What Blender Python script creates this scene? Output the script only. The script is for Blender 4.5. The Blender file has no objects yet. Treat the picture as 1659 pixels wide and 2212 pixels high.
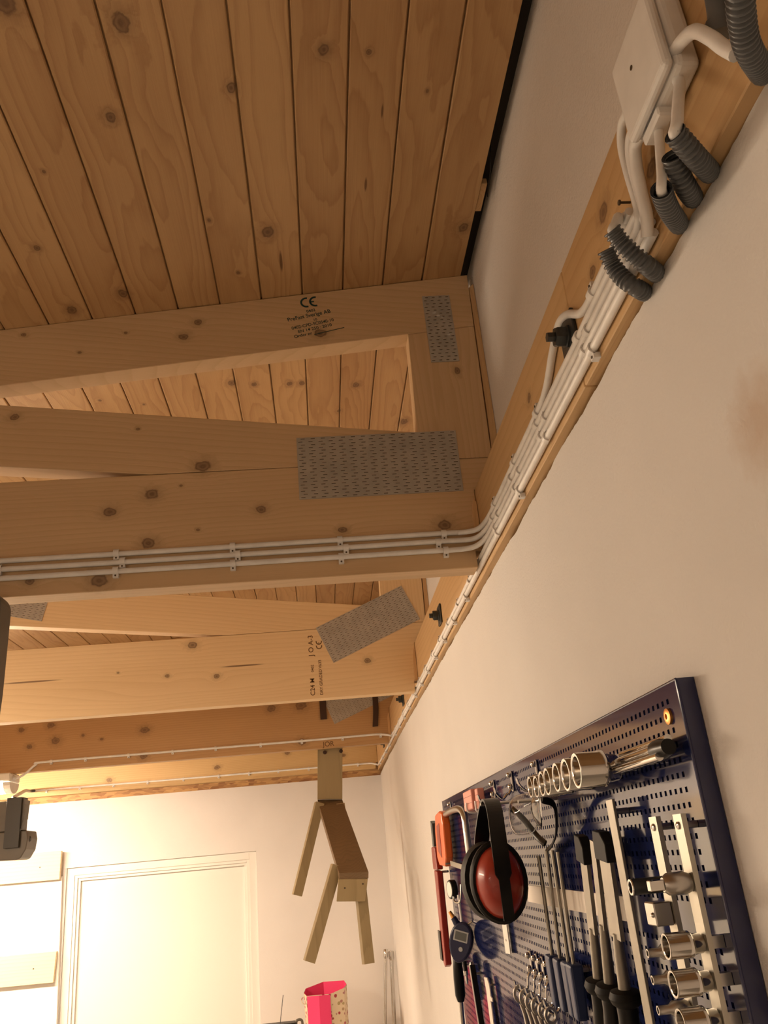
import bpy, bmesh, math, random
from mathutils import Vector, Matrix
random.seed(7)
scene = bpy.context.scene
COL = scene.collection

# ------------------------------------------------------------------ camera, world, exposure
cam_d = bpy.data.cameras.new('camera'); cam = bpy.data.objects.new('camera', cam_d); COL.objects.link(cam)
RMAT = [[0.994322006192483, -0.06153606968103462, -0.08681624346610863],
        [-0.05639034325878768, 0.3871738066512416, -0.9202807031717785],
        [0.09024343293842436, 0.9199509528074841, 0.3815053960825329]]
rx, ry, rz = RMAT[0], [-a for a in RMAT[1]], [-a for a in RMAT[2]]
cam.matrix_world = Matrix(((rx[0], ry[0], rz[0], 0), (rx[1], ry[1], rz[1], 0), (rx[2], ry[2], rz[2], 2.0), (0, 0, 0, 1)))
cam_d.sensor_fit = 'VERTICAL'; cam_d.sensor_height = 24.0; cam_d.lens = 1795.0 / 2212.0 * 24.0
cam_d.clip_start = 0.02
scene.camera = cam
w = bpy.data.worlds.new('world'); scene.world = w; w.use_nodes = True
w.node_tree.nodes['Background'].inputs[0].default_value = (0.0, 0.0, 0.0, 1)
scene.view_settings.view_transform = 'Standard'; scene.view_settings.look = 'None'
scene.view_settings.gamma = 1.0; scene.view_settings.use_curve_mapping = False
scene.view_settings.exposure = -0.28
LAMP_COLOR = (1.0, 0.78, 0.56)
LAMP_FAR = 295.0      # luminaire under the third truss
LAMP_NEAR = 113.0     # luminaire between the first and second truss
FILL_BACK = 33.0      # added fill light behind the viewer, unseen

# ------------------------------------------------------------------ helpers
class MB:
    def __init__(s): s.v = []; s.f = []; s.sm = []
    def add(s, vs, fs, smooth=False):
        o = len(s.v); s.v += [tuple(p) for p in vs]
        for f in fs: s.f.append([i + o for i in f]); s.sm.append(smooth)
        return s
    def box(s, x0, x1, y0, y1, z0, z1):
        return s.add([(x0,y0,z0),(x1,y0,z0),(x1,y1,z0),(x0,y1,z0),(x0,y0,z1),(x1,y0,z1),(x1,y1,z1),(x0,y1,z1)],
                     [(0,3,2,1),(4,5,6,7),(0,1,5,4),(1,2,6,5),(2,3,7,6),(3,0,4,7)])
    def bar(s, p0, p1, a, b, up=(0,0,1), a1=None, b1=None):
        """rectangular bar from p0 to p1, half sizes a (sideways) and b (along up)"""
        p0, p1 = Vector(p0), Vector(p1); d = (p1-p0).normalized(); u = Vector(up)
        sdir = d.cross(u).normalized(); u = sdir.cross(d).normalized()
        a1 = a if a1 is None else a1; b1 = b if b1 is None else b1
        vs = [p0+sdir*i*a+u*j*b for i,j in ((-1,-1),(1,-1),(1,1),(-1,1))] + [p1+sdir*i*a1+u*j*b1 for i,j in ((-1,-1),(1,-1),(1,1),(-1,1))]
        return s.add(vs, [(0,3,2,1),(4,5,6,7),(0,1,5,4),(1,2,6,5),(2,3,7,6),(3,0,4,7)])
    def prism(s, poly, axis, a, b):
        n = len(poly)
        if axis == 'Y': mk = lambda p, t: (p[0], t, p[1])
        elif axis == 'X': mk = lambda p, t: (t, p[0], p[1])
        else: mk = lambda p, t: (p[0], p[1], t)
        vs = [mk(p, a) for p in poly] + [mk(p, b) for p in poly]
        fs = [list(range(n)), list(range(2*n-1, n-1, -1))] + [(i, (i+1) % n, (i+1) % n + n, i+n) for i in range(n)]
        return s.add(vs, fs)
    def tube(s, pts, r, n=10, caps=True, smooth=True, flat=1.0, ref=None):
        pts = [Vector(p) for p in pts]; m = len(pts)
        rs = r if isinstance(r, (list, tuple)) else [r]*m
        t0 = (pts[1]-pts[0]).normalized()
        nrm = Vector(ref) if ref else (Vector((0,0,1)) if abs(t0.z) < .9 else Vector((1,0,0)))
        nrm = (nrm - t0*nrm.dot(t0)).normalized(); vs = []; fs = []
        for i in range(m):
            t = (pts[min(i+1,m-1)]-pts[max(i-1,0)])
            if t.length < 1e-9: t = t0
            t = t.normalized(); nrm = (nrm - t*nrm.dot(t)).normalized(); bn = t.cross(nrm)
            for k in range(n):
                a = 2*math.pi*k/n
                vs.append(pts[i] + nrm*math.cos(a)*rs[i] + bn*math.sin(a)*rs[i]*flat)
            t0 = t
        for i in range(m-1):
            for k in range(n):
                fs.append((i*n+k, i*n+(k+1) % n, (i+1)*n+(k+1) % n, (i+1)*n+k))
        if caps:
            fs.append(list(range(n-1,-1,-1))); fs.append([(m-1)*n+k for k in range(n)])
        return s.add(vs, fs, smooth)
    def lathe(s, p0, d, prof, n=20, caps=True):
        p0 = Vector(p0); d = Vector(d).normalized()
        nrm = Vector((0,0,1)) if abs(d.z) < .9 else Vector((1,0,0)); nrm = (nrm-d*nrm.dot(d)).normalized(); bn = d.cross(nrm)
        vs = []; fs = []; m = len(prof)
        for t, r in prof:
            for k in range(n):
                a = 2*math.pi*k/n; vs.append(p0 + d*t + nrm*math.cos(a)*r + bn*math.sin(a)*r)
        for i in range(m-1):
            for k in range(n): fs.append((i*n+k, i*n+(k+1) % n, (i+1)*n+(k+1) % n, (i+1)*n+k))
        if caps:
            fs.append(list(range(n-1,-1,-1))); fs.append([(m-1)*n+k for k in range(n)])
        return s.add(vs, fs, True)
    def ball(s, c, r, nu=14, nv=9, sc=(1,1,1)):
        c = Vector(c); vs = []; fs = []
        for j in range(nv+1):
            th = math.pi*j/nv
            for i in range(nu):
                ph = 2*math.pi*i/nu
                vs.append((c.x+r*sc[0]*math.sin(th)*math.cos(ph), c.y+r*sc[1]*math.sin(th)*math.sin(ph), c.z+r*sc[2]*math.cos(th)))
        for j in range(nv):
            for i in range(nu): fs.append((j*nu+i, j*nu+(i+1) % nu, (j+1)*nu+(i+1) % nu, (j+1)*nu+i))
        return s.add(vs, fs, True)
    def build(s, name, mat, parent=None, bevel=0.0, origin=None, kind=None, segs=1):
        off = parent_base(parent) if parent is not None else None
        if off is None:
            if origin is None:
                n = len(s.v); mn = [min(p[i] for p in s.v) for i in range(3)]; mx = [max(p[i] for p in s.v) for i in range(3)]
                off = Vector(((mn[0]+mx[0])/2, (mn[1]+mx[1])/2, mn[2]))
            else: off = Vector(origin)
        o_here = Vector(origin) if (origin is not None and parent is not None) else off
        me = bpy.data.meshes.new(name)
        me.from_pydata([(p[0]-o_here.x, p[1]-o_here.y, p[2]-o_here.z) for p in s.v], [], s.f)
        bm = bmesh.new(); bm.from_mesh(me)
        for f, k in zip(bm.faces, s.sm): f.smooth = k
        bmesh.ops.remove_doubles(bm, verts=bm.verts, dist=1e-6)
        bmesh.ops.recalc_face_normals(bm, faces=bm.faces)
        if bevel > 0:
            es = [e for e in bm.edges if len(e.link_faces) == 2 and e.calc_face_angle(0) > .6]
            bmesh.ops.bevel(bm, geom=es, offset=bevel, segments=segs, affect='EDGES', profile=.5, clamp_overlap=True)
        bm.to_mesh(me); bm.free()
        if any(s.sm):
            try: me.set_sharp_from_angle(angle=math.radians(40))
            except Exception: pass
        if mat: me.materials.append(mat)
        o = bpy.data.objects.new(name, me); COL.objects.link(o)
        if parent is not None:
            o.parent = parent; o.location = o_here - off
            o['_b'] = list(o_here)
        else: o.location = off; o['_b'] = list(off)
        if kind: o['kind'] = kind
        return o
def parent_base(p): return Vector(p['_b'])
def thing(name, loc, label, cat, group=None):
    o = bpy.data.objects.new(name, None); COL.objects.link(o); o.location = loc; o.empty_display_size = .05
    o['_b'] = list(loc); return tag(o, label, cat, group)
def tag(o, label, cat, group=None):
    o['label'] = label; o['category'] = cat
    if group: o['group'] = group
    return o
def struct(o): o['kind'] = 'structure'; return o
def cr(pts, n=8):
    """Catmull-Rom through the points"""
    P = [Vector(p) for p in pts]; P = [P[0]*2-P[1]] + P + [P[-1]*2-P[-2]]; out = []
    for i in range(1, len(P)-2):
        a, b, c, d = P[i-1], P[i], P[i+1], P[i+2]
        for k in range(n):
            t = k/n
            out.append(.5*((2*b)+(c-a)*t+(2*a-5*b+4*c-d)*t*t+(3*b-a-3*c+d)*t**3))
    out.append(P[-2]); return out

# ------------------------------------------------------------------ materials
def nt(name):
    m = bpy.data.materials.new(name); m.use_nodes = True; return m, m.node_tree, m.node_tree.nodes['Principled BSDF']
def simple(name, col, rough=.5, metal=0.0, noise=0.0, nscale=60, bump=0.0, bscale=300, coat=0.0, trans=0.0, spec=.5, ior=1.45):
    m, t, b = nt(name); b.inputs['Base Color'].default_value = (*col, 1); b.inputs['Roughness'].default_value = rough
    b.inputs['Metallic'].default_value = metal; b.inputs['Coat Weight'].default_value = coat
    b.inputs['Transmission Weight'].default_value = trans; b.inputs['Specular IOR Level'].default_value = spec; b.inputs['IOR'].default_value = ior
    if noise or bump: tc = t.nodes.new('ShaderNodeTexCoord')
    if noise:
        n = t.nodes.new('ShaderNodeTexNoise'); n.inputs['Scale'].default_value = nscale; n.inputs['Detail'].default_value = 4
        t.links.new(tc.outputs['Object'], n.inputs['Vector'])
        mx = t.nodes.new('ShaderNodeMix'); mx.data_type = 'RGBA'; mx.blend_type = 'MULTIPLY'; mx.inputs[0].default_value = noise
        mx.inputs[6].default_value = (*col, 1)
        rp = t.nodes.new('ShaderNodeMapRange'); rp.inputs[1].default_value = .3; rp.inputs[2].default_value = .7; rp.inputs[3].default_value = .35; rp.inputs[4].default_value = 1.15
        t.links.new(n.outputs[0], rp.inputs[0]); t.links.new(rp.outputs[0], mx.inputs[7]); t.links.new(mx.outputs[2], b.inputs['Base Color'])
    if bump:
        n2 = t.nodes.new('ShaderNodeTexNoise'); n2.inputs['Scale'].default_value = bscale; n2.inputs['Detail'].default_value = 3
        t.links.new(tc.outputs['Object'], n2.inputs['Vector'])
        bp = t.nodes.new('ShaderNodeBump'); bp.inputs['Strength'].default_value = bump; bp.inputs['Distance'].default_value = .002
        t.links.new(n2.outputs[0], bp.inputs['Height']); t.links.new(bp.outputs[0], b.inputs['Normal'])
    return m

class NB:
    """tiny node-expression builder"""
    def __init__(s, t): s.t = t
    def m(s, op, a, b=None, c=None):
        n = s.t.nodes.new('ShaderNodeMath'); n.operation = op
        for i, x in enumerate((a, b, c)):
            if x is None: continue
            if isinstance(x, (int, float)): n.inputs[i].default_value = x
            else: s.t.links.new(x, n.inputs[i])
        return n.outputs[0]
    def v(s, op, a, b=None):
        n = s.t.nodes.new('ShaderNodeVectorMath'); n.operation = op
        for i, x in enumerate((a, b)):
            if x is None: continue
            if isinstance(x, (tuple, list)): n.inputs[i].default_value = x
            else: s.t.links.new(x, n.inputs[i])
        return n.outputs['Value'] if op in ('LENGTH', 'DISTANCE', 'DOT_PRODUCT') else n.outputs[0]
    def noise(s, vec, scale=1, detail=3, rough=.5):
        n = s.t.nodes.new('ShaderNodeTexNoise'); n.inputs['Scale'].default_value = scale; n.inputs['Detail'].default_value = detail; n.inputs['Roughness'].default_value = rough
        s.t.links.new(vec, n.inputs['Vector']); return n.outputs[0]
    def rng(s, x, a, b, c, d):
        n = s.t.nodes.new('ShaderNodeMapRange'); s.t.links.new(x, n.inputs[0])
        for i, q in enumerate((a, b, c, d)): n.inputs[i+1].default_value = q
        return n.outputs[0]
    def mix(s, f, a, b):
        n = s.t.nodes.new('ShaderNodeMix'); n.data_type = 'RGBA'
        for i, x in ((0, f), (6, a), (7, b)):
            if isinstance(x, (int, float)): n.inputs[i].default_value = x
            elif isinstance(x, tuple): n.inputs[i].default_value = (*x, 1)
            else: s.t.links.new(x, n.inputs[i])
        return n.outputs[2]

def wood(name, axis, light, dark, knots=(), rings=55.0, wav=1.0, rand_knots=0.0, knot_col=(.12, .058, .03), rough=.55, tilt=0.0, vary=.22, cracks=()):
    """pine along a local axis; knots are (x,y,z,r) in the room"""
    m, t, b = nt(name); e = NB(t)
    tc = t.nodes.new('ShaderNodeTexCoord'); oi = t.nodes.new('ShaderNodeObjectInfo'); ge = t.nodes.new('ShaderNodeNewGeometry')
    sep = t.nodes.new('ShaderNodeSeparateXYZ'); t.links.new(tc.outputs['Object'], sep.inputs[0])
    o = {'X': (0, 1, 2), 'Y': (1, 0, 2), 'Z': (2, 0, 1)}[axis]
    A, Bc, Cc = (sep.outputs[i] for i in o)
    if tilt: Cc = e.m('MULTIPLY_ADD', A, tilt, Cc)
    seed = e.m('MULTIPLY', oi.outputs['Random'], 37.0)
    def comb(a, bb, c):
        n = t.nodes.new('ShaderNodeCombineXYZ'); 
        for i, x in enumerate((a, bb, c)):
            if isinstance(x, (int, float)): n.inputs[i].default_value = x
            else: t.links.new(x, n.inputs[i])
        return n.outputs[0]
    As = e.m('ADD', A, seed)
    # knots near the surface
    kd = None; bump = None
    if knots:
        stretch = [1.0, 1.0, 1.0]; stretch[o[0]] = .75
        for (kx, ky, kz, kr) in knots:
            d = e.v('LENGTH', e.v('MULTIPLY', e.v('SUBTRACT', ge.outputs['Position'], (kx, ky, kz)), tuple(q/kr for q in stretch)))
            kd = d if kd is None else e.m('MINIMUM', kd, d)
    if rand_knots:
        vo = t.nodes.new('ShaderNodeTexVoronoi'); vo.inputs['Scale'].default_value = 1.0; vo.inputs['Randomness'].default_value = .9
        t.links.new(comb(e.m('MULTIPLY', As, 2.6), e.m('MULTIPLY', Bc, 9.0), e.m('MULTIPLY', Cc, 9.0)), vo.inputs['Vector'])
        sp = t.nodes.new('ShaderNodeSeparateColor'); t.links.new(vo.outputs['Color'], sp.inputs[0])
        thr = e.m('LESS_THAN', sp.outputs[0], rand_knots)
        rr = e.m('MULTIPLY_ADD', sp.outputs[1], .07, .03)
        d2 = e.m('DIVIDE', vo.outputs['Distance'], rr)
        d2 = e.m('ADD', d2, e.m('MULTIPLY', e.m('SUBTRACT', 1.0, thr), 50.0))
        kd = d2 if kd is None else e.m('MINIMUM', kd, d2)
    if kd is not None:
        kd = e.m('MULTIPLY', kd, e.m('MULTIPLY_ADD', e.noise(ge.outputs['Position'], 95.0, 2), .9, .55))
    # growth rings: distance from a wandering pith
    lo = e.noise(comb(e.m('MULTIPLY', As, 1.1*wav), e.m('MULTIPLY', Bc, 5.0), e.m('MULTIPLY', Cc, 5.0)), 1.0, 2)
    lo2 = e.noise(comb(e.m('MULTIPLY', As, 3.5*wav), e.m('MULTIPLY', Bc, 16.0), e.m('ADD', Cc, seed)), 1.0, 3)
    off = e.m('MULTIPLY', e.m('SUBTRACT', lo, .5), .22)
    h = e.m('MULTIPLY_ADD', lo2, .06, .01)
    uu = e.m('ADD', Bc, e.m('MULTIPLY', off, .5)) if axis == 'Y' else e.m('ADD', Cc, e.m('MULTIPLY', off, .35))
    vv = e.m('ADD', e.m('ADD', Cc if axis == 'Y' else Bc, off), h)
    rad = e.m('SQRT', e.m('ADD', e.m('MULTIPLY', uu, uu), e.m('MULTIPLY', vv, vv)))
    if kd is not None:
        kb = e.m('DIVIDE', 1.0, e.m('ADD', 1.0, e.m('MULTIPLY', kd, kd)))
        rad = e.m('ADD', rad, e.m('MULTIPLY', kb, .035))
    fr = e.m('FRACT', e.m('MULTIPLY', rad, rings))
    line = e.m('POWER', fr, 2.6)
    line = e.m('MULTIPLY', line, e.rng(fr, .92, 1.0, 1.0, 0.0))
    fib = e.noise(comb(e.m('MULTIPLY', As, 9.0), e.m('MULTIPLY', Bc, 420.0), e.m('MULTIPLY', Cc, 420.0)), 1.0, 2)
    tone = e.noise(comb(e.m('MULTIPLY', As, 1.7), e.m('MULTIPLY', Bc, 11.0), e.m('MULTIPLY', Cc, 11.0)), 1.0, 3)
    f = e.m('ADD', e.m('MULTIPLY', line, .50), e.m('ADD', e.m('MULTIPLY', e.m('SUBTRACT', fib, .5), .35), e.m('MULTIPLY', e.m('SUBTRACT', tone, .5), .9)))
    f = e.m('ADD', f, e.m('MULTIPLY', e.m('SUBTRACT', oi.outputs['Random'], .5), vary*2))
    f = e.m('MINIMUM', e.m('MAXIMUM', e.m('ADD', f, .22), 0.0), 1.0)
    col = e.mix(f, light, dark)
    if kd is not None:
        halo = e.rng(kd, .95, 2.4, .40, 0.0)
        col = e.mix(halo, col, tuple(.55*q for q in dark))
        core = e.rng(kd, .8, 1.05, 1.0, 0.0)
        kring = e.m('MULTIPLY_ADD', e.m('SINE', e.m('MULTIPLY', kd, 9.0)), .14, .66)
        col = e.mix(e.m('MULTIPLY', core, kring), col, knot_col)
    for (cx, cy, cz, L, H) in cracks:     # dark resin streaks / splits along the grain
        s3 = [1/H]*3; s3[o[0]] = 1/L
        d = e.v('LENGTH', e.v('MULTIPLY', e.v('SUBTRACT', ge.outputs['Position'], (cx, cy, cz)), tuple(s3)))
        col = e.mix(e.rng(d, .6, 1.0, .8, 0.0), col, (.10, .035, .012))
    t.links.new(col, b.inputs['Base Color']); b.inputs['Roughness'].default_value = rough
    bp = t.nodes.new('ShaderNodeBump'); bp.inputs['Strength'].default_value = .25; bp.inputs['Distance'].default_value = .0008
    t.links.new(e.m('ADD', e.m('MULTIPLY', line, -.6), fib), bp.inputs['Height']); t.links.new(bp.outputs[0], b.inputs['Normal'])
    return m

def plaster(name, col, scale=240, strength=.5, stains=()):
    m, t, b = nt(name); e = NB(t); tc = t.nodes.new('ShaderNodeTexCoord'); ge = t.nodes.new('ShaderNodeNewGeometry')
    P = ge.outputs['Position']
    c = e.mix(e.rng(e.noise(P, 3.0, 4), .3, .7, 0.0, 1.0), col, tuple(q*.93 for q in col))
    for (x, y, z, r, k) in stains:
        d = e.v('LENGTH', e.v('SUBTRACT', P, (x, y, z)))
        d = e.m('MULTIPLY_ADD', e.m('SUBTRACT', e.noise(P, 70.0, 3), .5), .03, d)
        c = e.mix(e.rng(d, r*.2, r, k, 0.0), c, (.45, .27, .13))
    t.links.new(c, b.inputs['Base Color']); b.inputs['Roughness'].default_value = .85; b.inputs['Specular IOR Level'].default_value = .2
    bp = t.nodes.new('ShaderNodeBump'); bp.inputs['Strength'].default_value = strength; bp.inputs['Distance'].default_value = .0015
    t.links.new(e.m('ADD', e.noise(P, scale, 3), e.m('MULTIPLY', e.noise(P, 40.0, 2), 1.2)), bp.inputs['Height']); t.links.new(bp.outputs[0], b.inputs['Normal'])
    return m
def osb(name):
    m, t, b = nt(name); e = NB(t); ge = t.nodes.new('ShaderNodeNewGeometry')
    vo = t.nodes.new('ShaderNodeTexVoronoi'); vo.inputs['Scale'].default_value = 60
    mp = t.nodes.new('ShaderNodeMapping'); mp.inputs['Scale'].default_value = (.45, 1, 1.6); mp.inputs['Rotation'].default_value = (0, .5, 0)
    t.links.new(ge.outputs['Position'], mp.inputs[0]); t.links.new(mp.outputs[0], vo.inputs['Vector'])
    sp = t.nodes.new('ShaderNodeSeparateColor'); t.links.new(vo.outputs['Color'], sp.inputs[0])
    t.links.new(e.mix(sp.outputs[0], (.62, .36, .14), (.30, .13, .05)), b.inputs['Base Color']); b.inputs['Roughness'].default_value = .6
    return m
def emit(name, col, s):
    m = bpy.data.materials.new(name); m.use_nodes = True; t = m.node_tree; t.nodes.clear()
    em = t.nodes.new('ShaderNodeEmission'); em.inputs[0].default_value = (*col, 1); em.inputs[1].default_value = s
    o = t.nodes.new('ShaderNodeOutputMaterial'); t.links.new(em.outputs[0], o.inputs[0]); return m

PL, PD = (.59, .375, .18), (.37, .198, .082)      # new pine, light and dark wood
KC = [(-0.3525,0.7625,3.0557,0.0125),(-0.2155,0.8011,3.07,0.0114),(-0.2642,0.9505,3.0649,0.008),(-0.08,0.9171,3.084,0.007),(-0.389,1.0417,3.052,0.003),(0.0609,0.8666,3.0987,0.0075),(0.1281,0.8759,3.1056,0.0042),(0.2262,0.9546,3.1158,0.003),(-0.4522,1.2108,3.0454,0.006),(-0.4419,1.3924,3.0465,0.0099),(-0.3372,1.3605,3.0573,0.0094),(-0.046,1.2347,3.0876,0.0115),(-0.1112,1.3375,3.0808,0.0034),(-0.148,1.1866,3.077,0.0034),(0.3349,1.2791,3.1271,0.0096),
      (-0.1658,1.7341,3.0751,0.0088),(-0.1139,1.7519,3.0805,0.0068),(-0.0285,1.7718,3.0894,0.0075),(0.0016,1.7758,3.0925,0.0075),(0.0952,1.9403,3.1022,0.0055),(0.1377,1.8184,3.1066,0.0085),(0.2814,2.0492,3.1216,0.0113),(-0.4724,1.7342,3.0433,0.0035),(-0.3803,1.7768,3.0529,0.003)]
M = {}
M['plank'] = wood('pine_plank', 'Y', PL, PD, KC, rings=62, rand_knots=.03, vary=.24, cracks=((-.026,1.32,3.09,.035,.0035),(.1345,1.14,3.106,.02,.003),(.155,.985,3.108,.018,.0025)))
Y1, Y2, Y3, Y4 = 1.4275, 2.627, 3.860, 4.983
def K2(l, y): return [(a, y, z, r) for a, z, r in l]
TK = {0: [(-0.2017,3.0323,0.0067),(-0.2299,2.9974,0.0075),(-0.3448,3.0127,0.003),(-0.433,2.9701,0.003),(-0.5433,3.017,0.0046),(-0.5457,2.8299,0.007),(-0.3145,2.7925,0.003),(-0.1933,2.706,0.0114),(-0.2865,2.6542,0.0100),(-0.3611,2.623,0.0088),(-0.2335,2.668,0.0025),(-0.0867,2.6105,0.007),(-0.2909,2.5569,0.0101),(-0.2023,2.5776,0.0028),(0.0599,2.5616,0.0065),(-0.4938,2.4986,0.0069),(-0.3745,2.4915,0.0115),(0.0441,2.9939,0.010),(0.251,2.5591,0.0102),(0.3157,2.892,0.0059)],
      1: [(-0.3904,2.6702,0.0109),(-0.4673,2.5776,0.0054),(-0.315,2.565,0.0073),(-0.6182,2.5986,0.003),(-0.6053,2.8498,0.0056),(.16,2.58,.008)],
      2: [(-1.1941,2.6665,0.0127),(-0.784,2.613,0.0150),(-1.1687,2.5966,0.0150),(-1.3193,2.655,0.0101),(-1.2803,2.5803,0.01),(-1.0517,2.611,0.006),(-0.9703,2.5877,0.0059),(-0.2184,2.6645,0.0150),(-0.0852,2.6675,0.0190),(-0.7856,2.499,0.0118),(-0.0887,2.5068,0.014)],
      3: [(-1.2,2.53,.012),(-.6,2.55,.012),(.12,2.56,.01),(-.2,2.6,.012)]}
TL, TD = (.66, .46, .265), (.53, .35, .18)
TWM = []
for i, y in enumerate((Y1, Y2, Y3, Y4)):
    cr_ = {1: ((-.235,y,2.593,.075,.0032),(-.88,y,2.59,.10,.0032),(-.74,y,2.832,.02,.002))}.get(i, ())
    col = [(TL, TD), ((.80,.58,.33),(.68,.46,.235)), ((.52,.32,.145),(.39,.21,.085)), ((.66,.46,.22),(.52,.32,.135))][i]
    TWM.append({'X': wood('truss_timber_%d' % (i+1), 'X', col[0], col[1], K2(TK[i], y), rings=95, wav=.35, vary=.05, cracks=cr_),
                'D': wood('truss_web_%d' % (i+1), 'X', col[0], col[1], K2([k for k in TK[i] if k[1] > 2.69], y), rings=80, wav=.5, vary=.05, tilt=.13),
                'Z': wood('truss_post_%d' % (i+1), 'Z', col[0], col[1], K2([k for k in TK[i] if k[0] > .2 and k[1] > 2.7], y), rings=70, wav=.4, vary=.05)})
M['ledger'] = wood('ledger_pine', 'Y', (.62,.41,.20), (.48,.285,.125), [(.3165,.9977,2.5743,.007),(.3165,.7045,2.5562,.007),(.3165,.6488,2.5861,.010),(.3165,.5402,2.5357,.008),(.3165,1.7,2.56,.008)], rings=75, wav=.4)
M['raw'] = wood('raw_pine', 'Z', (.70,.47,.24), (.55,.33,.15), (), rings=90)
M['batten'] = wood('batten_pine', 'X', (.80,.66,.44), (.70,.53,.32), [(-1.5474,5.0,2.1067,.006),(-1.5466,5.0,1.6231,.006)], rings=70)
M['goat_z'] = wood('treated_pine', 'Z', (.37,.285,.15), (.25,.185,.09), (), rings=110, wav=.5, rand_knots=.03, vary=.05)
M['goat_dark'] = wood('weathered_board', 'Y', (.22,.140,.07), (.14,.085,.04), [(.06,3.62,2.115,.012)], rings=90, wav=.5, vary=.05)
M['bench'] = wood('bench_pine', 'X', (.6,.4,.2), (.45,.27,.12), (), rings=70)
M['wall'] = plaster('wall_plaster', (.72,.69,.66), stains=((.3292,.513,2.267,.05,.45),))
M['wall_up'] = plaster('upper_wall_plaster', (.83,.79,.75), 260, .7)
M['farwall'] = plaster('far_wall_paint', (.78,.75,.73), 200, .2)
M['gypsum'] = plaster('torn_gypsum_edge', (.62,.50,.36), 300, .8)
M['floor'] = simple('concrete_floor', (.36,.34,.31), .7, noise=.4, nscale=6)
M['felt'] = simple('roof_felt', (.035,.03,.025), .9)
M['osb'] = osb('osb_board')
M['white_pl'] = simple('white_plastic', (.82,.80,.77), .38, noise=.12, nscale=30)
M['cable'] = simple('cable_sheath', (.84,.82,.79), .42, noise=.15, nscale=40)
M['conduit'] = simple('grey_conduit', (.10,.104,.108), .33, noise=.2, nscale=50)
M['galv'] = simple('galvanised_steel', (.47,.44,.39), .55, metal=.35, noise=.25, nscale=30, bump=.2, bscale=120)
M['galv_lip'] = simple('galvanised_lip', (.66,.60,.52), .35, metal=.6)
M['slot'] = simple('punched_slot', (.12,.10,.08), .8)
M['iron'] = simple('dark_bolt_steel', (.07,.075,.075), .42, metal=.6, noise=.3, nscale=80)
M['nail'] = simple('nail_head', (.10,.075,.05), .5, metal=.5)
M['ink'] = simple('stamp_ink', (.012,.05,.048), .7)
M['ink_b'] = simple('brown_stamp_ink', (.15,.075,.03), .7)
M['navy'] = simple('navy_enamel', (.010,.016,.075), .09, spec=.5, ior=1.6, bump=.04, bscale=25)
M['navy_shade'] = simple('cavity_shade_navy', (.006,.008,.03), .6)  # darker copy of the navy, cavity shade put into the colour
M['chrome'] = simple('chrome', (.62,.60,.57), .11, metal=1.0)
M['satin'] = simple('satin_steel', (.48,.46,.43), .28, metal=1.0)
M['steel'] = simple('tool_steel', (.29,.265,.225), .42, metal=.85, noise=.2, nscale=60)
M['alu'] = simple('aluminium_rail', (.46,.44,.38), .36, metal=.8)
M['blackpl'] = simple('black_plastic', (.006,.0055,.005), .36, spec=.3)
M['rubber'] = simple('black_rubber', (.009,.008,.007), .6, spec=.25)
M['dgrey'] = simple('dark_grey_enamel', (.13,.115,.095), .45, noise=.3, nscale=9)
M['black_mt'] = simple('black_bracket', (.03,.028,.024), .45)
M['red'] = simple('red_plastic', (.36,.035,.018), .32, coat=.2)
M['redpaint'] = simple('red_enamel', (.30,.022,.014), .35)
M['orange'] = simple('orange_plastic', (.80,.15,.025), .35)
M['pinkpl'] = simple('salmon_plastic', (.75,.30,.23), .45)
M['bluepl'] = simple('blue_grip', (.024,.038,.10), .45)
M['navypl'] = simple('navy_plastic', (.012,.014,.055), .35)
M['white'] = simple('white_paint', (.80,.77,.72), .4)
M['label'] = simple('pale_label', (.75,.68,.60), .45)
M['lcd'] = simple('lcd_grey', (.12,.125,.12), .25)
M['lcd_rim'] = simple('lcd_rim', (.42,.42,.42), .4)
M['copper'] = simple('brass_screw', (.75,.36,.10), .35, metal=.8)
M['leather'] = simple('dark_brown_strap', (.05,.022,.012), .6)
M['pink'] = simple('pink_paper', (.78,.045,.17), .55)
M['clear'] = simple('clear_polycarbonate', (.9,.9,.88), .05, trans=1.0, ior=1.12)
M['gritwhite'] = simple('paint_fleck', (.62,.60,.56), .6)
def floral(name):
    m, t, b = nt(name); e = NB(t); tc = t.nodes.new('ShaderNodeTexCoord'); P = tc.outputs['Object']
    vo = t.nodes.new('ShaderNodeTexVoronoi'); vo.inputs['Scale'].default_value = 46; t.links.new(P, vo.inputs['Vector'])
    sp = t.nodes.new('ShaderNodeSeparateColor'); t.links.new(vo.outputs['Color'], sp.inputs[0])
    c1 = e.mix(sp.outputs[0], (.36,.10,.16), (.40,.33,.14)); c1 = e.mix(e.m('GREATER_THAN', sp.outputs[1], .6), c1, (.34,.03,.05))
    c = e.mix(e.rng(e.m('ADD', vo.outputs['Distance'], e.m('MULTIPLY', e.m('SUBTRACT', e.noise(P, 60, 2), .5), .3)), .30, .40, 1.0, 0.0), (.70,.58,.42), c1)
    t.links.new(c, b.inputs['Base Color']); b.inputs['Roughness'].default_value = .6; return m
M['floral'] = floral('floral_paper')

# ------------------------------------------------------------------ structure
XW, XU, XP = .3292, .3780, .3165          # lower wall face, upper wall face, ledger face
YF, ZT = 5.03, 2.465
XL, YB = -3.86, -1.7
def zc(x): return 2 + .3165*(3.571 + .1038*(x/.3165 - 1.153))      # underside of the roof boards
mb = MB(); mb.box(XL-.1, .6, YB-.1, YF+.1, -.1, 0.0); struct(mb.build('floor', M['floor']))
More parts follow.
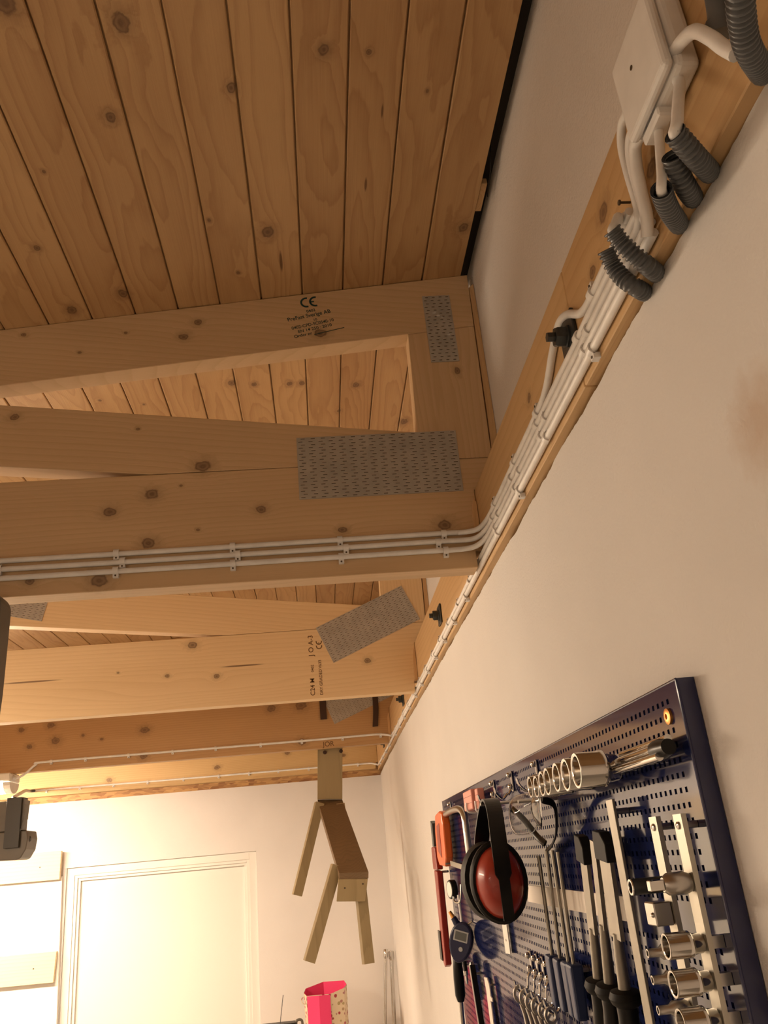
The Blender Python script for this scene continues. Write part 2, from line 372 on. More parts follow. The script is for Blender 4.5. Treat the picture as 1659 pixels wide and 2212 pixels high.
# right wall: plastered sheet with faint ridges and a torn top edge
mb = MB(); NY = 1000; zs = [0, .6, 1.1, 1.5, 1.7, 1.85, 2.0, 2.1, 2.2, 2.3, 2.38, 2.43, None]
vs = []; RAG = [0.0]
for j in range(NY+1): RAG.append(RAG[-1]*.86+random.uniform(-.0011, .0011))
for j in range(NY+1):
    y = YB + (YF-YB)*j/NY
    for z in zs:
        zz = ZT + RAG[j] if z is None else z
        if z is None and y > 3.6: zz -= (y-3.6)*.014
        k = .0045*math.exp(-((y-3.62-.35*max(0, zz-1.85))/.10)**2)*min(1, max(0, (2.25-zz)/.3)) + .0035*math.exp(-((y-4.12-.2*max(0, zz-1.9))/.08)**2)
        vs.append((XW-k+.0006*math.sin(y*5+zz*3), y, zz))
n = len(zs); fs = [(j*n+i, j*n+i+1, (j+1)*n+i+1, (j+1)*n+i) for j in range(NY) for i in range(n-1)]
top = len(vs); vs += [(XW+.013, p[1], p[2]-.001) for p in vs[n-1::n]]
fs += [(j*n+n-1, top+j, top+j+1, (j+1)*n+n-1) for j in range(NY)]
mb.add(vs, fs, True); wr = struct(mb.build('wall_right', M['wall'], origin=(XW, 1.5, 0)))
mb = MB(); mb.box(XU, XU+.15, YB, YF+.1, 0, 3.40); struct(mb.build('wall_upper', M['wall_up']))
mb = MB(); mb.box(XL-.1, XL, YB, YF+.1, 0, 3.2); struct(mb.build('wall_left', M['farwall']))
mb = MB(); mb.box(XL-.1, .6, YB-.1, YB, 0, 3.4); struct(mb.build('wall_back', M['farwall']))
mb = MB()                                                   # far wall with the doorway left open
mb.box(XL, -1.4217, YF, YF+.12, 0, 2.4375); mb.box(-.3968, XU, YF, YF+.12, 0, 2.4375); mb.box(-1.4217, -.3968, YF, YF+.12, 2.0907, 2.4375)
struct(mb.build('wall_far', M['farwall'], origin=(-1.5, YF, 0)))
mb = MB(); mb.box(XL, XU, YF+.012, YF+.1, 2.43, 3.30); struct(mb.build('trim_1', M['osb']))
# ceiling: felt on top, every board a piece of its own
mb = MB(); xs = (XL-.1, .60)
mb.add([(x, y, zc(x)+h) for x in xs for y in (YB-.1, YF+.1) for h in (.034, .05)], [(0,1,3,2),(4,6,7,5),(0,4,5,1),(2,3,7,6),(0,2,6,4),(1,5,7,3)])
ceil = struct(mb.build('ceiling', M['felt'], origin=(0, 1.5, 3.1)))
PITCH = .0850; xr = .3512; k = 0
while xr > XL+.02:
    xl = max(xr-PITCH+.0028, XL); mb = MB(); c = .0016
    sec = [(xl+c, 0), (xr-c, 0), (xr, c), (xr, .007), (xr-.003, .007), (xr-.003, .02), (xl-.0045, .02), (xl-.0045, .009), (xl, .009), (xl, c)]
    if k == 0: sec = [(xl+c, 0), (xr, 0), (xr, .02), (xl-.0045, .02), (xl-.0045, .009), (xl, .009), (xl, c)]
    dz = random.uniform(-.0008, .0008)
    mb.prism([(x, zc(x)+h+dz) for x, h in sec], 'Y', YB, YF+.01)
    mb.build('plank', M['plank'], ceil, origin=((xl+xr)/2+random.uniform(-.02, .02), 1.5, zc((xl+xr)/2)))
    xr -= PITCH; k += 1

# door in the far wall: stepped white casing and a flush leaf
def frame(mb, x0, x1, zt, wd, y0, y1):
    mb.box(x0, x0+wd, y0, y1, 0, zt); mb.box(x1-wd, x1, y0, y1, 0, zt); mb.box(x0+wd, x1-wd, y0, y1, zt-wd, zt)
mb = MB(); mb.box(-1.352, -.4665, YF+.046, YF+.08, .01, 2.0205); door = struct(mb.build('door_1', M['white'], origin=(-.9, YF+.03, 0)))
mb = MB(); frame(mb, -1.4215, -.397, 2.0905, .040, YF+.014, YF+.09); mb.build('door_casing', M['white'], door, bevel=.0015)
mb = MB(); frame(mb, -1.3813, -.4372, 2.0503, .015, YF+.020, YF+.09); mb.build('door_frame', M['white'], door, bevel=.001)
mb = MB(); frame(mb, -1.3661, -.4524, 2.0351, .014, YF+.030, YF+.09); mb.build('door_stop', M['white'], door, bevel=.001)
# door handle sits below the picture
mb = MB(); mb.lathe((-.53, YF+.046, 1.0), (0,-1,0), [(0,.024),(.006,.024),(.006,.009),(.07,.009)]); mb.bar((-.51,YF-.03,1.0), (-.64,YF-.03,1.0), .009, .009); mb.build('door_handle', M['satin'], door, bevel=.002)

# ------------------------------------------------------------------ ledger beam and roof trusses
led = thing('ledger_beam', (XP+.02, 1.5, ZT), 'long pine beam bolted along the top of the right wall, cables clipped to it', 'beam')
SEAM = .79
for y0, y1 in ((YB+.01, SEAM-.0008), (SEAM+.0008, YF-.01)):
    mb = MB(); mb.box(XP, XU-.0015, y0, y1, ZT+.001, 2.6265); mb.build('beam_length', M['ledger'], led, bevel=.0012, origin=(XP+.05, y0+.9, ZT+.05))

def nail_plate(parent, cx, cz, wd, ht, ang, yf, cols, rows):
    """galvanised nail plate lying on a truss face at y = yf"""
    ca, sa = math.cos(ang), math.sin(ang)
    def T(u, v, d): return (cx+u*ca-v*sa, yf-d, cz+u*sa+v*ca)
    def bx(mb, u0, u1, v0, v1, d0, d1):
        mb.add([T(u,v,d) for d in (d0,d1) for u,v in ((u0,v0),(u1,v0),(u1,v1),(u0,v1))], [(0,1,2,3),(7,6,5,4),(0,4,5,1),(1,5,6,2),(2,6,7,3),(3,7,4,0)])
    mb = MB(); bx(mb, -wd/2, wd/2, -ht/2, ht/2, 0, .0014); pl = mb.build('nail_plate', M['galv'], parent)
    s = MB(); l = MB(); du, dv = wd/cols, ht/rows
    for i in range(cols):
        for j in range(rows):
            u = -wd/2 + du*(i+.5) + (.12*du if j % 2 else -.12*du); v = -ht/2 + dv*(j+.5)
            bx(s, u-du*.20, u+du*.20, v-dv*.10, v+dv*.14, .0014, .0016)
            bx(l, u-du*.22, u+du*.22, v+dv*.14, v+dv*.26, .0014, .0022)
    s.build('punched_slots', M['slot'], pl, kind='stuff'); l.build('tooth_ridges', M['galv_lip'], pl, kind='stuff')
    return pl

def text_mesh(s, size, name, mat, parent, x, z, ang, y, align='LEFT', up=False, sx=1.0):
    cu = bpy.data.curves.new(name, 'FONT'); cu.body = s; cu.size = size; cu.align_x = align; cu.offset = size*.011
    tmp = bpy.data.objects.new('tmp', cu); COL.objects.link(tmp)
    me = bpy.data.meshes.new_from_object(tmp.evaluated_get(bpy.context.evaluated_depsgraph_get()))
    bpy.data.objects.remove(tmp); bpy.data.curves.remove(cu)
    b = parent_base(parent); ca, sa = math.cos(ang), math.sin(ang)
    for v in me.vertices:
        u, q = v.co.x*sx, v.co.y
        v.co = (x+u*ca-q*sa-b.x, y-b.y, z+u*sa+q*ca-b.z)
    me.materials.clear(); me.materials.append(mat)
    o = bpy.data.objects.new(name, me); COL.objects.link(o); o.parent = parent; o['_b'] = list(b); return o
def ce_mark(mb, x, z, h, ang, y):
    """C and E drawn as arcs"""
    ca, sa = math.cos(ang), math.sin(ang)
    def seg(cx, a0, a1, r0, r1):
        n = 14; vs = []; fs = []
        for i in range(n+1):
            a = a0+(a1-a0)*i/n
            for r in (r0, r1):
                u, q = cx+r*math.cos(a), h/2+r*math.sin(a); vs.append((x+u*ca-q*sa, y, z+u*sa+q*ca))
        for i in range(n): fs.append((2*i, 2*i+1, 2*i+3, 2*i+2))
        mb.add(vs, fs)
    R = h/2; seg(R, math.radians(75), math.radians(285), R*.68, R); seg(R*2.45, math.radians(75), math.radians(285), R*.68, R)
    vs = []
    for u, q in ((R*1.55, R*.87), (R*2.25, R*.87), (R*2.25, R*1.13), (R*1.55, R*1.13)): vs.append((x+u*ca-q*sa, y, z+u*sa+q*ca))
    mb.add(vs, [(0,1,2,3)])

ZB, ZJ = 2.472, 2.6945
TLAB = ['nearest roof truss, carrying three white cables and a straight nail plate',
        'second roof truss from the viewer, pale timber with tilted nail plate',
        'third roof truss from the viewer, darker, straps hooked over it',
        'farthest roof truss, lying against the far wall above the door']
trusses = []
SL = .1038
def tct(x): return zc(x)-.001       # top of the top chord
def tcb(x): return zc(x)-.131
def dgt(x): return 2+.3165*(2.398-.137*(x/.3165-.633))
def dgb(x): return 2+.3165*(2.304-.125*(x/.3165+1.782))
for i, y in enumerate((Y1, Y2, Y3, Y4)):
    t = thing('roof_truss', (-1.5, y+.0225, ZB), TLAB[i], 'truss', 'roof trusses across the garage'); trusses.append(t)
    W = TWM[i]; ya, yb = y, y+.045
    mb = MB(); mb.prism([(XL+.02,ZB),(.303,ZB),(.303,2.505),(.3155,2.505),(.3155,2.628),(.350,2.628),(.352,ZJ-.0006),(XL+.02,ZJ-.0006)], 'Y', ya, yb)
    bc = mb.build('bottom_chord', W['X'], t, bevel=.0012)
    mb = MB(); x0 = -2.9
    mb.prism([(XL+.02,tcb(XL)+.13),(-3.3,tcb(-3.3)),(.3635,tcb(.3635)),(.3655,tct(.3655)),(XL+.02,tct(XL+.02))], 'Y', ya, yb); tc_ = mb.build('top_chord', W['D'], t, bevel=.0012)
    mb = MB(); mb.prism([(.2185,ZJ+.0006),(.3595,ZJ+.0006),(.3635,tcb(.3635)-.0006),(.2235,tcb(.2235)-.0006)], 'Y', ya+.0004, yb); mb.build('post', W['Z'], t, bevel=.001)
    xa = -.29
    xt = (2.485-3.062)/(.1038+.137)*.3165; xb_ = (2.081-3.062)/(.1038+.125)*.3165
    mb = MB(); mb.prism([(xa,ZJ+.0006),(.2178,ZJ+.0006),(.2178,dgt(.2178)),(xt,tcb(xt)-.0006),(xb_,tcb(xb_)-.0006)], 'Y', ya+.0002, yb); mb.build('web', W['D'], t, bevel=.0012)
    mb = MB(); mb.prism([(-1.50,tcb(-1.50)-.0006),(-1.385,tcb(-1.385)-.0006),(-1.95,ZJ+.0006),(-2.08,ZJ+.0006)], 'Y', ya+.0003, yb); mb.build('web', W['D'], t, bevel=.0012)
    mb = MB(); mb.prism([(.3600,2.6285),(XU-.0008,2.6285),(XU-.0008,zc(.36)-.02),(.3668,zc(.36)-.03),(.3645,2.80)], 'Y', ya+.005, ya+.03); mb.build('spacer_lath', M['raw'], t)
    if i < 3:
        mb = MB(); mb.prism([(.3040,2.507),(.3152,2.507),(.3152,2.600),(.3100,2.606),(.3055,2.585)], 'Y', ya-.006, ya+.012); mb.build('packing_shim', M['raw'], t)
    if i == 0:
        nail_plate(t, .1397, 2.6910, .3105, .1295, 0, y, 16, 20)
        p = nail_plate(t, .2925, 2.9955, .058, .163, .012, y, 4, 20)
        for u, v, r in ((.283,3.033,.004),(.291,3.026,.0045),(.299,3.022,.003),(.3075,2.978,.004),(.286,3.035,.003)):
            mb = MB(); mb.ball((u, y-.0018, v), r, 8, 5, (1,.25,.6)); mb.build('paint_fleck', M['gritwhite'], p)
    elif i in (1, 2):
        nail_plate(t, .1720 if i == 1 else .186, 2.7010 if i == 1 else 2.690, .315, .128, .402 if i == 1 else .375, y, 17, 19)
    nail_plate(t, -.975, 2.8465, .25, .077, -.225, y, 14, 12)
# stamps on the nearest truss (blue-green) and on the second (brown)
tc0 = [c for c in trusses[0].children if c.name.startswith('top_chord')][0]; bc1 = [c for c in trusses[1].children if c.name.startswith('bottom_chord')][0]
bc2 = [c for c in trusses[2].children if c.name.startswith('bottom_chord')][0]
ys = Y1-.0005; a = .205
mb = MB(); ce_mark(mb, .0085, 3.0575, .0255, .10, ys); mb.build('stamped_mark', M['ink'], tc0)
for s, sz, x, z, sx in (('0402', .0095, .0195, 3.0456, 1.0), ('PreFast Sverige AB', .0128, -.0204, 3.0255, .93), ('10', .0085, .032, 3.0245, 1.0), ('0402-CPD-SC0540-10', .0105, -.0126, 3.0050, .93), ('EN 14 250 : 2010', .0100, -.0001, 2.9965, 1.0), ('Order nr', .0100, -.0086, 2.9846, 1.0)):
    text_mesh(s, sz, 'stamped_text', M['ink'], tc0, x, z, a, ys, sx=sx)
mb = MB(); mb.bar((.032, ys, 2.9915), (.094, ys, 3.0062), .0004, .0006, up=(0,0,1)); mb.build('stamped_line', M['ink'], tc0)
ys = Y2-.0005
for s, sz, x, z in (('J O A-3', .022, -.010, 2.607), ('C24 M', .020, -.012, 2.482), ('0402', .012, -.012, 2.556), ('DRY GRADED', .013, .013, 2.482), ('V633', .013, .013, 2.566)):
    text_mesh(s, sz, 'stamped_text', M['ink_b'], bc1, x, z, math.pi/2, ys)
mb = MB(); ce_mark(mb, .019, 2.628, .020, math.pi/2, ys); mb.build('stamped_mark', M['ink_b'], bc1)
text_mesh('JOR', .03, 'stamped_text', M['ink_b'], bc2, .005, 2.478, .0, Y3-.0005)

# bolts with square washers in the ledger
BL = ['dark steel bolt and square washer nearest, between the looping white cables', 'dark steel bolt with square washer in the beam between first and second truss',
      'dark steel bolt with washer in the beam just past the second truss', 'small dark bolt and washer in the beam past the third truss']
for (yy, zz), lb in zip(((.80, 2.540), (2.02, 2.548), (3.15, 2.540), (4.35, 2.535)), BL):
    b = thing('bolt', (XP, yy, zz), lb, 'bolt', 'bolts in the ledger beam')
    mb = MB(); mb.box(XP-.005, XP-.0003, yy-.024, yy+.024, zz-.024, zz+.024); mb.build('washer', M['iron'], b, bevel=.001)
    mb = MB(); mb.lathe((XP-.005, yy, zz), (-1,0,0), [(0,.0145),(.002,.0145),(.003,.0125),(.013,.0125),(.015,.011),(.015,.006),(.024,.006)], n=6); mb.build('nut', M['iron'], b)

# ------------------------------------------------------------------ cables, clips, conduits, junction box
def clip_on(parent, c, along, out, side, r=.005, wd=.0095):
    """plastic cable clip: saddle over the cable and a nail tab at one side"""
    c, al, ou, si = Vector(c), Vector(along).normalized(), Vector(out).normalized(), Vector(side).normalized()
    mb = MB(); n = 8; vs = []
    for s_ in (-wd/2, wd/2):
        for k in range(n+1):
            a = math.pi*k/n
            for rr in (r+.0002, r+.0022): vs.append(c+al*s_+si*math.cos(a)*rr+ou*math.sin(a)*rr)
    m = (n+1)*2; fs = []
    for k in range(n):
        b0 = 2*k
        fs += [(b0+1, b0+3, m+b0+3, m+b0+1), (b0, m+b0, m+b0+2, b0+2), (b0, b0+2, b0+3, b0+1), (m+b0, m+b0+1, m+b0+3, m+b0+2)]
    mb.add(vs, fs, True)
    p0 = c+si*(r+.001)-ou*r*.9; p1 = c+si*(r+.0075)-ou*r*.9
    mb.bar(p0+ou*.003, p1+ou*.003, wd/2, .004, up=ou)
    cl = mb.build('cable_clip', M['white_pl'], parent)
    nb = MB(); q = c+si*(r+.0046)-ou*r*.9+ou*.0072
    nb.lathe(q-ou*.0005, ou, [(0,.0017),(.0012,.0017)], n=8); nb.build('nail', M['nail'], cl)
def cable(name, pts, label, r=.005, clips=(), group=None, mat='cable', n=10, smooth=8):
    base = Vector(pts[0]); t = thing(name, base, label, 'cable', group)
    mb = MB(); mb.tube(cr(pts, smooth), r, n); mb.build('sheath', M[mat], t)
    for c, al, ou, si in clips: clip_on(t, c, al, ou, si, r)
    return t
XC = XP-.0052
ylist = {'A': (.742,.940,1.105,1.262), 'B': (.765,.965,1.135,1.292), 'C': (.735,.925,1.085,1.25), 'D': (.755,.955,1.12,1.28), 'E': (.735,.935,1.10,1.27)}
za, zb_, zcc, zd, ze = 2.5265, 2.5145, 2.5025, 2.4905, 2.4785
G = 'white cables clipped along the beam'
yt = Y1-.0052
def on_led(z, ys_): return [((XC, y, z), (0,1,0), (-1,0,0), (0,0,1 if k % 2 else -1)) for k, y in enumerate(ys_)]
def on_tr(y, z, xs_, s=-1): return [((x, y, z), (1,0,0), (0,-1,0), (0,0,s)) for x in xs_]
cable('cable', [(XC,.585,2.5290),(XC,.66,za),(XC,.71,za),(XC,.745,2.533),(XC,.785,2.560),(XC,.817,2.569),(XC,.855,2.556),(XC,.905,2.532),(XC,.96,za),(XC,1.1,za),(XC,1.25,za),(XC-.001,1.33,2.5272),(XC-.008,1.385,2.531),(XC-.032,yt-.008,2.537),(.24,yt,2.5405),(0,yt,2.5395),(-.35,yt,2.538),(-.9,yt,2.538),(-2.6,yt,2.538)],
      'white cable looping around the nearest bolt, then highest of three on truss', clips=[((XC,y,za),(0,1,0),(-1,0,0),(0,0,1)) for y in (.703,.955,1.105,1.262)]+on_tr(yt,2.5395,(.246,.054,-.14,-.345,-.556)), group=G)
cable('cable', [(XC,.565,zb_),(XC,.72,zb_),(XC,.78,2.5135),(XC,.86,zb_),(XC,1.1,zb_),(XC,1.27,zb_),(XC-.001,1.35,2.516),(XC-.012,1.40,2.519),(XC-.04,yt-.004,2.523),(.22,yt,2.525),(0,yt,2.5235),(-.35,yt,2.522),(-.9,yt,2.522),(-2.6,yt,2.522)],
      'white cable, second in the bundle, middle one of three on nearest truss', clips=on_led(zb_, ylist['B'])+on_tr(yt,2.5235,(.234,.064,-.131,-.334,-.546)), group=G)
cable('cable', [(XC,.555,zcc),(XC,.8,zcc),(XC,1.1,zcc),(XC,1.29,zcc),(XC-.002,1.36,2.503),(XC-.016,1.405,2.504),(XC-.05,yt-.002,2.506),(.21,yt,2.507),(0,yt,2.5065),(-.35,yt,2.5055),(-.9,yt,2.505),(-2.6,yt,2.505)],
      'white cable, third in the bundle, lowest of three on nearest truss', clips=on_led(zcc, ylist['C'])+on_tr(yt,2.5065,(.246,.054,-.14,-.345,-.556)), group=G)
y3 = Y3-.0052; y4 = Y4-.0052
ledclips = (1.56,1.72,1.88,2.04,2.2,2.38,2.56,2.75,2.95,3.15,3.35,3.55,3.74)
cable('cable', [(XC,.555,zd),(XC,.8,zd),(XC,1.2,zd),(XC,1.45,2.4915),(XC,2.0,2.4885),(XC,2.8,2.487),(XC,3.6,2.488),(XC,3.78,2.493),(XC-.012,3.83,2.502),(XC-.05,y3,2.511),(.2,y3,2.512),(-.1,y3,2.5095),(-.6,y3,2.5095),(-1.19,y3,2.5095),(-1.245,y3,2.500),(-1.28,y3-.004,2.470),(-1.308,y3-.008,2.4525),(-1.325,y3-.008,2.451)],
      'white cable past the nearest truss, then along the third truss to the lamp', clips=on_led(zd, ylist['D'])+[((XC,y,2.4885),(0,1,0),(-1,0,0),(0,0,1)) for y in ledclips]+on_tr(y3,2.5095,(.2675,.0948,-.0886,-.2717,-.4704,-.6587,-.8495,-1.0344,-1.18)), group=G)
cable('cable', [(XC,.555,ze),(XC,.8,ze),(XC,1.2,ze),(XC,1.45,2.4790),(XC,2.0,2.4772),(XC,2.8,2.4765),(XC,3.6,2.4765),(XC,4.4,2.477),(XC,4.85,2.481),(XC-.01,4.93,2.490),(XC-.045,y4,2.502),(.15,y4,2.503),(-.3,y4,2.503),(-.9,y4,2.5035),(-1.567,y4,2.506),(-1.60,y4-.003,2.505)],
      'white cable lowest in the bundle, running on to the farthest truss', clips=on_led(ze, ylist['E'])+[((XC,y,2.4768),(0,1,0),(-1,0,0),(0,0,-1)) for y in (1.62,1.80,1.97,2.15,2.33,2.51,2.70,2.92,3.14,3.36,3.58,3.95,4.2,4.45,4.7)]+on_tr(y4,2.503,(.2,.06,-.0827,-.2556,-.4217,-.5923,-.7891,-.9876,-1.175,-1.3599,-1.54)), group=G)

def conduit(pts, label, r=.0085):
    P = cr(pts, 24); 
    # resample evenly
    L = [0]
    for a, b in zip(P, P[1:]): L.append(L[-1]+(b-a).length)
    step = .00075; N = int(L[-1]/step); Q = []; j = 0
    for i in range(N+1):
        s = i*step
        while j < len(L)-2 and L[j+1] < s: j += 1
        f = (s-L[j])/max(1e-9, L[j+1]-L[j]); Q.append(P[j].lerp(P[j+1], f))
    prof = (1.0, 1.03, 1.0, .82, .77, .82); rs = [r*prof[i % 6] for i in range(len(Q))]
    t = thing('corrugated_conduit', Q[0], label, 'conduit', 'grey corrugated conduits at the junction box')
    mb = MB(); mb.tube(Q, rs, 14, caps=False)
    mb.tube([Q[0], Q[0]+(Q[1]-Q[0]).normalized()*.012], [r*.82, r*.82], 16, caps=False); mb.build('corrugated_hose', M['conduit'], t)
    mb = MB(); d = (Q[3]-Q[0]).normalized(); mb.lathe(Q[0]+d*.006, d, [(0,r*.8),(.002,r*.8)], n=16); mb.build('hollow_end', M['rubber'], t)
    return t
XK = .300
conduit([(0.2780,0.5614,2.4874),(0.2850,0.5658,2.4788),(0.2930,0.5678,2.4690),(0.3020,0.5703,2.4604),(0.3110,0.5764,2.4578),(0.3220,0.5889,2.4622),(0.3450,0.6272,2.4884)], 'grey corrugated conduit curving lowest of all, in front of its twin', .0083)
conduit([(0.2870,0.6000,2.4981),(0.2940,0.6076,2.4856),(0.3000,0.6083,2.4725),(0.3060,0.6057,2.4620),(0.3130,0.6091,2.4599),(0.3230,0.6203,2.4648),(0.3450,0.6578,2.4905)], 'grey corrugated conduit half hidden behind the lowest front one', .0083)
conduit([(0.2800,0.4728,2.4481),(0.2890,0.4870,2.4493),(0.2990,0.5010,2.4524),(0.3100,0.5157,2.4580),(0.3220,0.5323,2.4672),(0.3450,0.5681,2.4944)], 'short grey corrugated conduit holding the thin cable below junction box', .0083)
conduit([(0.2870,0.4576,2.4661),(0.2950,0.4686,2.4613),(0.3030,0.4787,2.4593),(0.3120,0.4898,2.4616),(0.3230,0.5041,2.4689),(0.3450,0.5369,2.4953)], 'grey corrugated conduit tucked behind the thick one below junction box', .0083)
conduit([(0.2760,0.4297,2.4590),(0.2860,0.4370,2.4549),(0.2970,0.4466,2.4540),(0.3090,0.4583,2.4571),(0.3220,0.4729,2.4652),(0.3450,0.5043,2.4926)], 'thick grey corrugated conduit holding the cable from the box underside', .0083)
conduit([(0.2620,0.3073,2.4422),(0.2680,0.3191,2.4414),(0.2760,0.3324,2.4431),(0.2850,0.3459,2.4443),(0.2950,0.3575,2.4473),(0.3080,0.3711,2.4549),(0.3230,0.3874,2.4679),(0.3450,0.4128,2.4956)], 'large grey corrugated conduit in the top right corner', .0083)
mb = MB(); mb.tube(cr([(.306,.3905,2.511),(.306,.3835,2.528),(.304,.376,2.56),(.304,.374,2.60)], 6), .0088, 14); mb.lathe((.306,.3915,2.509), (0,-.35,.93), [(0,.010),(.010,.010)], n=14)
tag(mb.build('conduit_gland', M['conduit']), 'smooth dark grey conduit end behind the large top corner conduit', 'conduit')

jb = thing('junction_box', (.30, .47, 2.53), 'white plastic junction box with one screw on the beam, cables below', 'junction box')
bx0, bx1 = .2845, XP-.0008
mb = MB(); mb.box(.2945, bx1, .4312, .5088, 2.531, 2.615); mb.build('box_body', M['white_pl'], jb, bevel=.006, segs=3)
mb = MB(); mb.box(bx0, .2938, .4307, .5093, 2.5305, 2.6155); mb.build('cover', M['white_pl'], jb, bevel=.0045, segs=3)
mb = MB(); mb.lathe((bx0-.0001, .4745, 2.579), (-1,0,0), [(0,.0022),(.0004,.0022)], n=10); mb.build('screw', M['nail'], jb)
mb = MB(); mb.box(.2935, .307, .470, .503, 2.5225, 2.5318); mb.build('entry_block', M['white_pl'], jb, bevel=.0015)
jb2 = thing('junction_box', (.31, .32, 2.45), 'corner of another pale box at the top right edge of picture', 'junction box')
mb = MB(); mb.box(.298, XP-.0008, .285, .3385, 2.472, 2.55); mb.build('box_body', M['white_pl'], jb2, bevel=.004, segs=2)
mb = MB(); mb.box(.2945, .2976, .284, .3395, 2.471, 2.551); mb.build('cover', M['white_pl'], jb2, bevel=.0012)
G2 = 'white cables between junction box and conduits'
cable('cable', [(.3020,.4465,2.533),(.3010,.4450,2.524),(.2900,.4363,2.4960),(.2790,.4288,2.4660),(.2764,.4300,2.4590),(.2810,.4332,2.4566),(.2860,.4370,2.4549)], 'short white cable from box underside into the thick conduit', .0046, group=G2)
cable('cable', [(.3015,.4890,2.5255),(.2920,.4806,2.4915),(.2830,.4719,2.4605),(.2804,.4732,2.4481),(.2845,.4798,2.4484),(.289,.487,2.4493)], 'short white cable from the entry block into the short conduit', .0040, group=G2)
cable('cable', [(.298,.4330,2.5465),(.2975,.4205,2.5413),(.2930,.3985,2.5220),(.2950,.3877,2.5011),(.2980,.3835,2.4870),(.3000,.3766,2.4712)], 'white cable bending from the box side into the top corner conduit', .0052, group=G2)
cable('cable', [(.296,.509,2.575),(.297,.532,2.582),(.300,.549,2.572),(.303,.556,2.545),(.306,.560,2.520),(.308,.566,2.505),(.309,.575,2.500)], 'thin white cable arching outermost left from the junction box', .0042, group=G2)
cable('cable', [(.297,.509,2.556),(.298,.528,2.558),(.300,.540,2.545),(.303,.546,2.520),(.305,.549,2.500),(.307,.553,2.485)], 'white cable in the middle of the arching box bundle', .0046, group=G2)
cable('cable', [(.297,.509,2.543),(.298,.524,2.545),(.300,.534,2.533),(.302,.541,2.508),(.304,.546,2.488),(.305,.556,2.474)], 'thick white cable nearest in the arching box bundle', .0054, group=G2)
t = thing('cable_grommet', (.305, .598, 2.525), 'round white plastic grommet behind the lowest conduit end', 'grommet')
mb = MB(); mb.lathe((XP-.0005,.600,2.531), (-1,0,0), [(0,.0095),(.004,.0095),(.007,.0075),(.011,.007)], n=18); mb.build('grommet_body', M['white_pl'], t)
mb = MB(); mb.tube(cr([(.3065,.600,2.531),(.2960,.5807,2.5190),(.2840,.5656,2.4974),(.2782,.5614,2.4874),(.2820,.5651,2.4848)], 6), .0042, 10); mb.build('wire', M['cable'], t)
mb = MB(); mb.lathe((XP-.0004,.5897,2.5440), (-1,.0,0), [(0,.0012),(.010,.0012),(.010,.0026),(.0115,.0026)], n=10); tag(mb.build('screw', M['nail']), 'dark screw sticking out of the beam above the grommet', 'screw')
# gap above the boards along the upper wall: spacer block and a black membrane end
mb = MB(); mb.box(.3525, .3645, 1.172, 1.243, zc(.352)+.004, zc(.352)+.018); tag(mb.build('spacer_block', M['raw'], bevel=.001), 'small wood block in the dark gap between ceiling boards and wall', 'wood block')
mb = MB(); mb.tube(cr([(.366,1.19,zc(.36)-.008),(.363,1.14,zc(.36)-.004),(.359,1.11,zc(.36)+.004),(.357,1.09,zc(.36)+.02)], 6), .0035, 8, flat=.4); tag(mb.build('membrane_strip', M['rubber']), 'black membrane strip poking out of the gap beside the block', 'strip')

# ------------------------------------------------------------------ luminaires and the added back fill
def luminaire(name, x0, x1, y0, y1, ztop, label, strength, gland=None):
    t = thing(name, ((x0+x1)/2, (y0+y1)/2, ztop), label, 'lamp')
    alongx = (x1-x0) > (y1-y0)
    mb = MB(); mb.box(x0, x1, y0, y1, ztop-.035, ztop); mb.build('housing', M['white'], t, bevel=.004)
    cx, cy = (x0+x1)/2, (y0+y1)/2; hw = ((y1-y0) if alongx else (x1-x0))/2-.008; n = 10
    prof = [(hw*math.cos(math.pi*(1+k/n)), ztop-.0355+.045*math.sin(math.pi*(1+k/n))) for k in range(n+1)]
    mb = MB()
    if alongx: mb.prism([(cy+u, z) for u, z in prof], 'X', x0+.03, x1-.03)
    else: mb.prism([(cx+u, z) for u, z in prof], 'Y', y0+.03, y1-.03)
    mb.build('diffuser', emit(name+'_glow', LAMP_COLOR, strength), t)
    prof2 = [(u*1.08, z-.002) for u, z in prof]
    for s in (0, 1):
        mb = MB()
        if alongx: mb.prism([(cy+u, z) for u, z in prof2], 'X', *((x0+.001, x0+.0298) if s == 0 else (x1-.0298, x1-.001)))
        else: mb.prism([(cx+u, z) for u, z in prof2], 'Y', *((y0+.001, y0+.0298) if s == 0 else (y1-.0298, y1-.001)))
        mb.build('end_cap', M['white_pl'], t)
    if gland:
        mb = MB(); mb.lathe((x1-.001, gland[0], gland[1]), (1,0,0), [(0,.011),(.006,.011),(.006,.0085),(.014,.0085),(.016,.006)], n=12); mb.build('cable_gland', M['white_pl'], t)
    return t
luminaire('ceiling_lamp', -2.60, -1.335, Y3-.050, Y3+.075, ZB-.001, 'glowing white strip lamp under the third truss at the left edge', LAMP_FAR, gland=(Y3-.013, 2.4515))
luminaire('ceiling_lamp', -1.72, -1.60, Y1+.03, Y2+.02, ZB-.001, 'strip lamp across first and second truss, left of the picture', LAMP_NEAR)
luminaire('ceiling_lamp', -2.90, -1.70, -1.0, -.88, 2.46, 'added unseen fill light behind the viewer', FILL_BACK)  # added fill, lifts the nearest truss face and first bay

